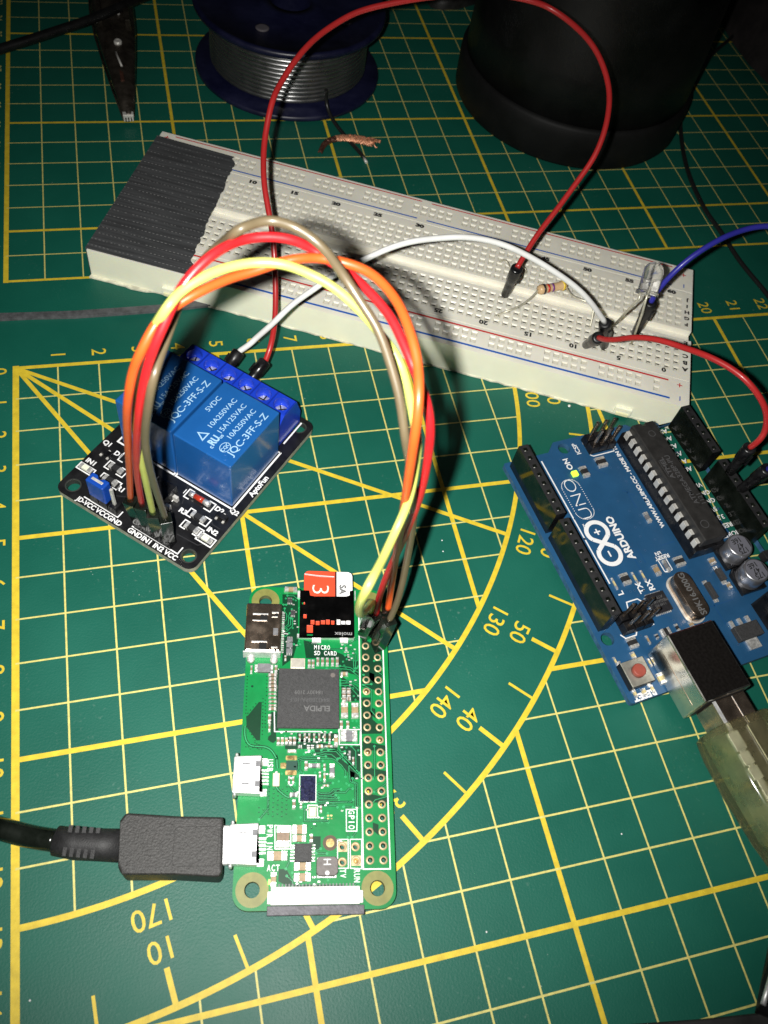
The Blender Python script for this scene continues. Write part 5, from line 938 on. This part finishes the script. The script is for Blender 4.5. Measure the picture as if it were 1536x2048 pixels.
q = MB(); q.M = Mx; q.lathe([(1.3, 3.0), (1.3, 4.4), (.9, 4.7), (.6, 4.5)], .3, Lc*.55, MET, 16); q.box(-.6, Lc*.25, 1.9, .5, Lc*.45, 2.8, CUD); q.build('rivet', ag); q = MB(); q.M = Mx; q.tube([(-2.2, Lc*.78, 4.2), (-1.2, Lc*.84, 4.6), (.6, Lc*.86, 4.8), (2.0, Lc*.8, 4.4)], .45, MET, 8); q.tube([(-5.4, Lc*.74, 3.6), (-5.0, Lc*.84, 4.6), (-4.8, Lc*.9, 5.2)], .3, MET, 8); q.tube([(-.9, Lc*.47, 3.7), (.4, Lc*.36, 3.0)], .35, MET, 8); q.build('spring_glints', ag)  # small bright tubes added as highlights on the clip body
q = MB(); q.M = Mx; q.box(-5.5, Lc*.72, 2.5, -3.6, Lc*.95, 6.2, AG); q.box(3.4, Lc*.68, 2.5, 5.4, Lc*1.0, 6.8, AG); q.build('handle_wing', ag, bevel=.4)
cb = [(-12.89,118.92,9.0),(-2.83,125.6,9.0),(6.02,129.93,9.5),(15.1,134.84,10.0),(24.55,139.94,10.5),(34.21,146.61,11.0),(41.64,152.83,11.0),(53.03,163.7,10.0)]
tag(MB().tube(smooth(cb, 6), 1.45, mat('cable_black', (.006, .006, .006), .35, var=.3, vs=300, bump=.3, bs=1200), 16).build('black_cable'), 'glossy black cable crossing over the clip in the top left corner', 'cable')
# ================================================================== black container behind
CN = mat('container_black', (.003, .003, .003), .4, var=.3, vs=60, bump=.35, bs=1800, rvar=.06, spec=.36)
CNB = mat('container_band', (.0045, .0045, .0045), .6, var=.3, vs=60, bump=.35, bs=1800, spec=.2)
ct = empty('black_pot', (190, 111.5, 0), 0, 'big matt black round pot with a raised base band, behind the breadboard', 'pot')
q = MB(); q.lathe([(38, .2), (40.8, .3), (41.6, 1.5), (41.9, 11), (41.7, 13.5), (41.2, 14.4), (40.2, 14.8)], 0, 0, CNB, 96); q.build('base_band', ct)
q = MB(); q.lathe([(40.4, 14), (40.2, 30), (39.2, 60), (37.6, 90), (35.4, 120), (32, 140), (24, 150), (.02, 153)], 0, 0, CN, 96); q.build('shell', ct)
# dark bag at the upper right, dark tool at top centre
def lump(name, out, h, m_, label, cat, seed):
    q = MB(); rr = random.Random(seed); n = len(out); cx_ = sum(p[0] for p in out)/n; cy_ = sum(p[1] for p in out)/n; vs = []; R_ = 7
    for j in range(R_+1):
        t = j/R_; k = math.cos(t*math.pi/2)**.6 if j < R_ else .02; zz = h*math.sin(t*math.pi/2)
        for (x, y) in out: vs.append((cx_+(x-cx_)*k+rr.uniform(-.6, .6), cy_+(y-cy_)*k+rr.uniform(-.6, .6), zz+rr.uniform(-.5, .5)*(j > 0)))
    q.add(vs, [(j*n+i, j*n+(i+1) % n, (j+1)*n+(i+1) % n, (j+1)*n+i) for j in range(R_) for i in range(n)], m_, True)
    return tag(q.build(name), label, cat)
bagm = mat('bag_cloth', (.016, .012, .012), .8, var=.5, vs=120, bump=1.0, bs=700)
lump('black_bag', [(286.85,191.38),(281.01,167.23),(278.22,150.25),(279.3,134.14),(282.8,113.71),(292.31,97.41),(325.46,110.07),(370.03,161.81),(373.42,213.2),(321.44,219.16)], 30, bagm, 'dark cloth bag filling the top right corner', 'bag', 4)
lump('black_tool', [(151.87,179.98),(153.57,172.72),(157.62,169.98),(164.32,171.66),(172.82,175.64),(178.06,186.39),(168.11,197.52),(156.18,193.01)], 8, mat('tool_rubber', (.02, .019, .018), .5, var=.4, vs=200, bump=.8, bs=600), 'small dark rubbery lump at the top edge, left of the black pot', 'tool', 6)
# grey strip sticking out from under the breadboard
q = MB(); GS = mat('strip_grey', (.085, .088, .092), .55, var=.3, vs=500, bump=.7, bs=1200)
q.prism([(-8.79,18.91),(3.48,18.39),(14.76,17.97),(27.63,18.17),(38.44,18.39),(47.76,20.11),(52.08,22.09),(61.6,20.54),(65.89,16.29),(64.81,10.83),(62.5,11.98),(60.54,12.72),(56.67,14.57),(51.51,17.11),(47.42,16.88),(38.25,16.15),(27.49,15.95),(14.69,15.78),(3.46,16.4),(-8.74,16.58)], .05, .9, GS)
tag(q.build('tape_strip', bevel=.1), 'narrow strip of grey tape running from the left edge under the breadboard', 'tape')
# ================================================================== black things at the bottom right
bc = empty('black_case', (0, 0, 0), 0, 'flat black case covering the mat along the bottom right edge', 'case')
q = MB(); q.prism([(64.72,-160.9),(80.73,-163.46),(102.38,-167.32),(118.05,-169.82),(129.37,-171.34),(138.04,-172.58),(134.88,-186.22),(67.57,-177.72)], .2, 4.0, mat('case_black', (.012, .012, .012), .7, var=.5, vs=150, bump=.8, bs=500)); q.build('case_body', bc, bevel=.5)
pn = empty('pen', (0, 0, 0), 0, 'shiny black pen standing out at the bottom right corner with a silver highlight', 'pen')
q = MB(); q.tube([(129.09,-172.5,5.0),(132.94,-166.94,6.0),(137.06,-161.19,7.0),(141.56,-155.25,8.0)], [3.0, 3.0, 3.0, 2.8], BLK, 24); q.build('barrel', pn)
q = MB(); q.tube([(127.03,-169.74,7.5),(128.49,-168.08,7.7),(130.56,-165.72,8.0)], .5, METB, 10); q.build('clip', pn)  # bright steel bar stands in for the gloss highlight on the pen
# solder crumb
x, y, z = (141.9,-28.18,0.0)
tag(MB().lathe([(.3, .0), (.5, .25), (.3, .5), (.02, .55)], x, y, SOL, 10).build('solder_crumb'), 'tiny pale solder crumb on the mat between breadboard and blue board', 'crumb')
for i, (x, y) in enumerate([(95.42,-67.24),(82.79,-147.76),(115.27,-136.32),(95.95,-64.27),(2.36,-141.58)]):
    tag(MB().lathe([(.16, .0), (.2, .12), (.02, .2)], x, y, SILK, 7).build('dust_speck'), 'tiny pale speck of dust lying on the green mat', 'speck', 'dust specks on the mat')
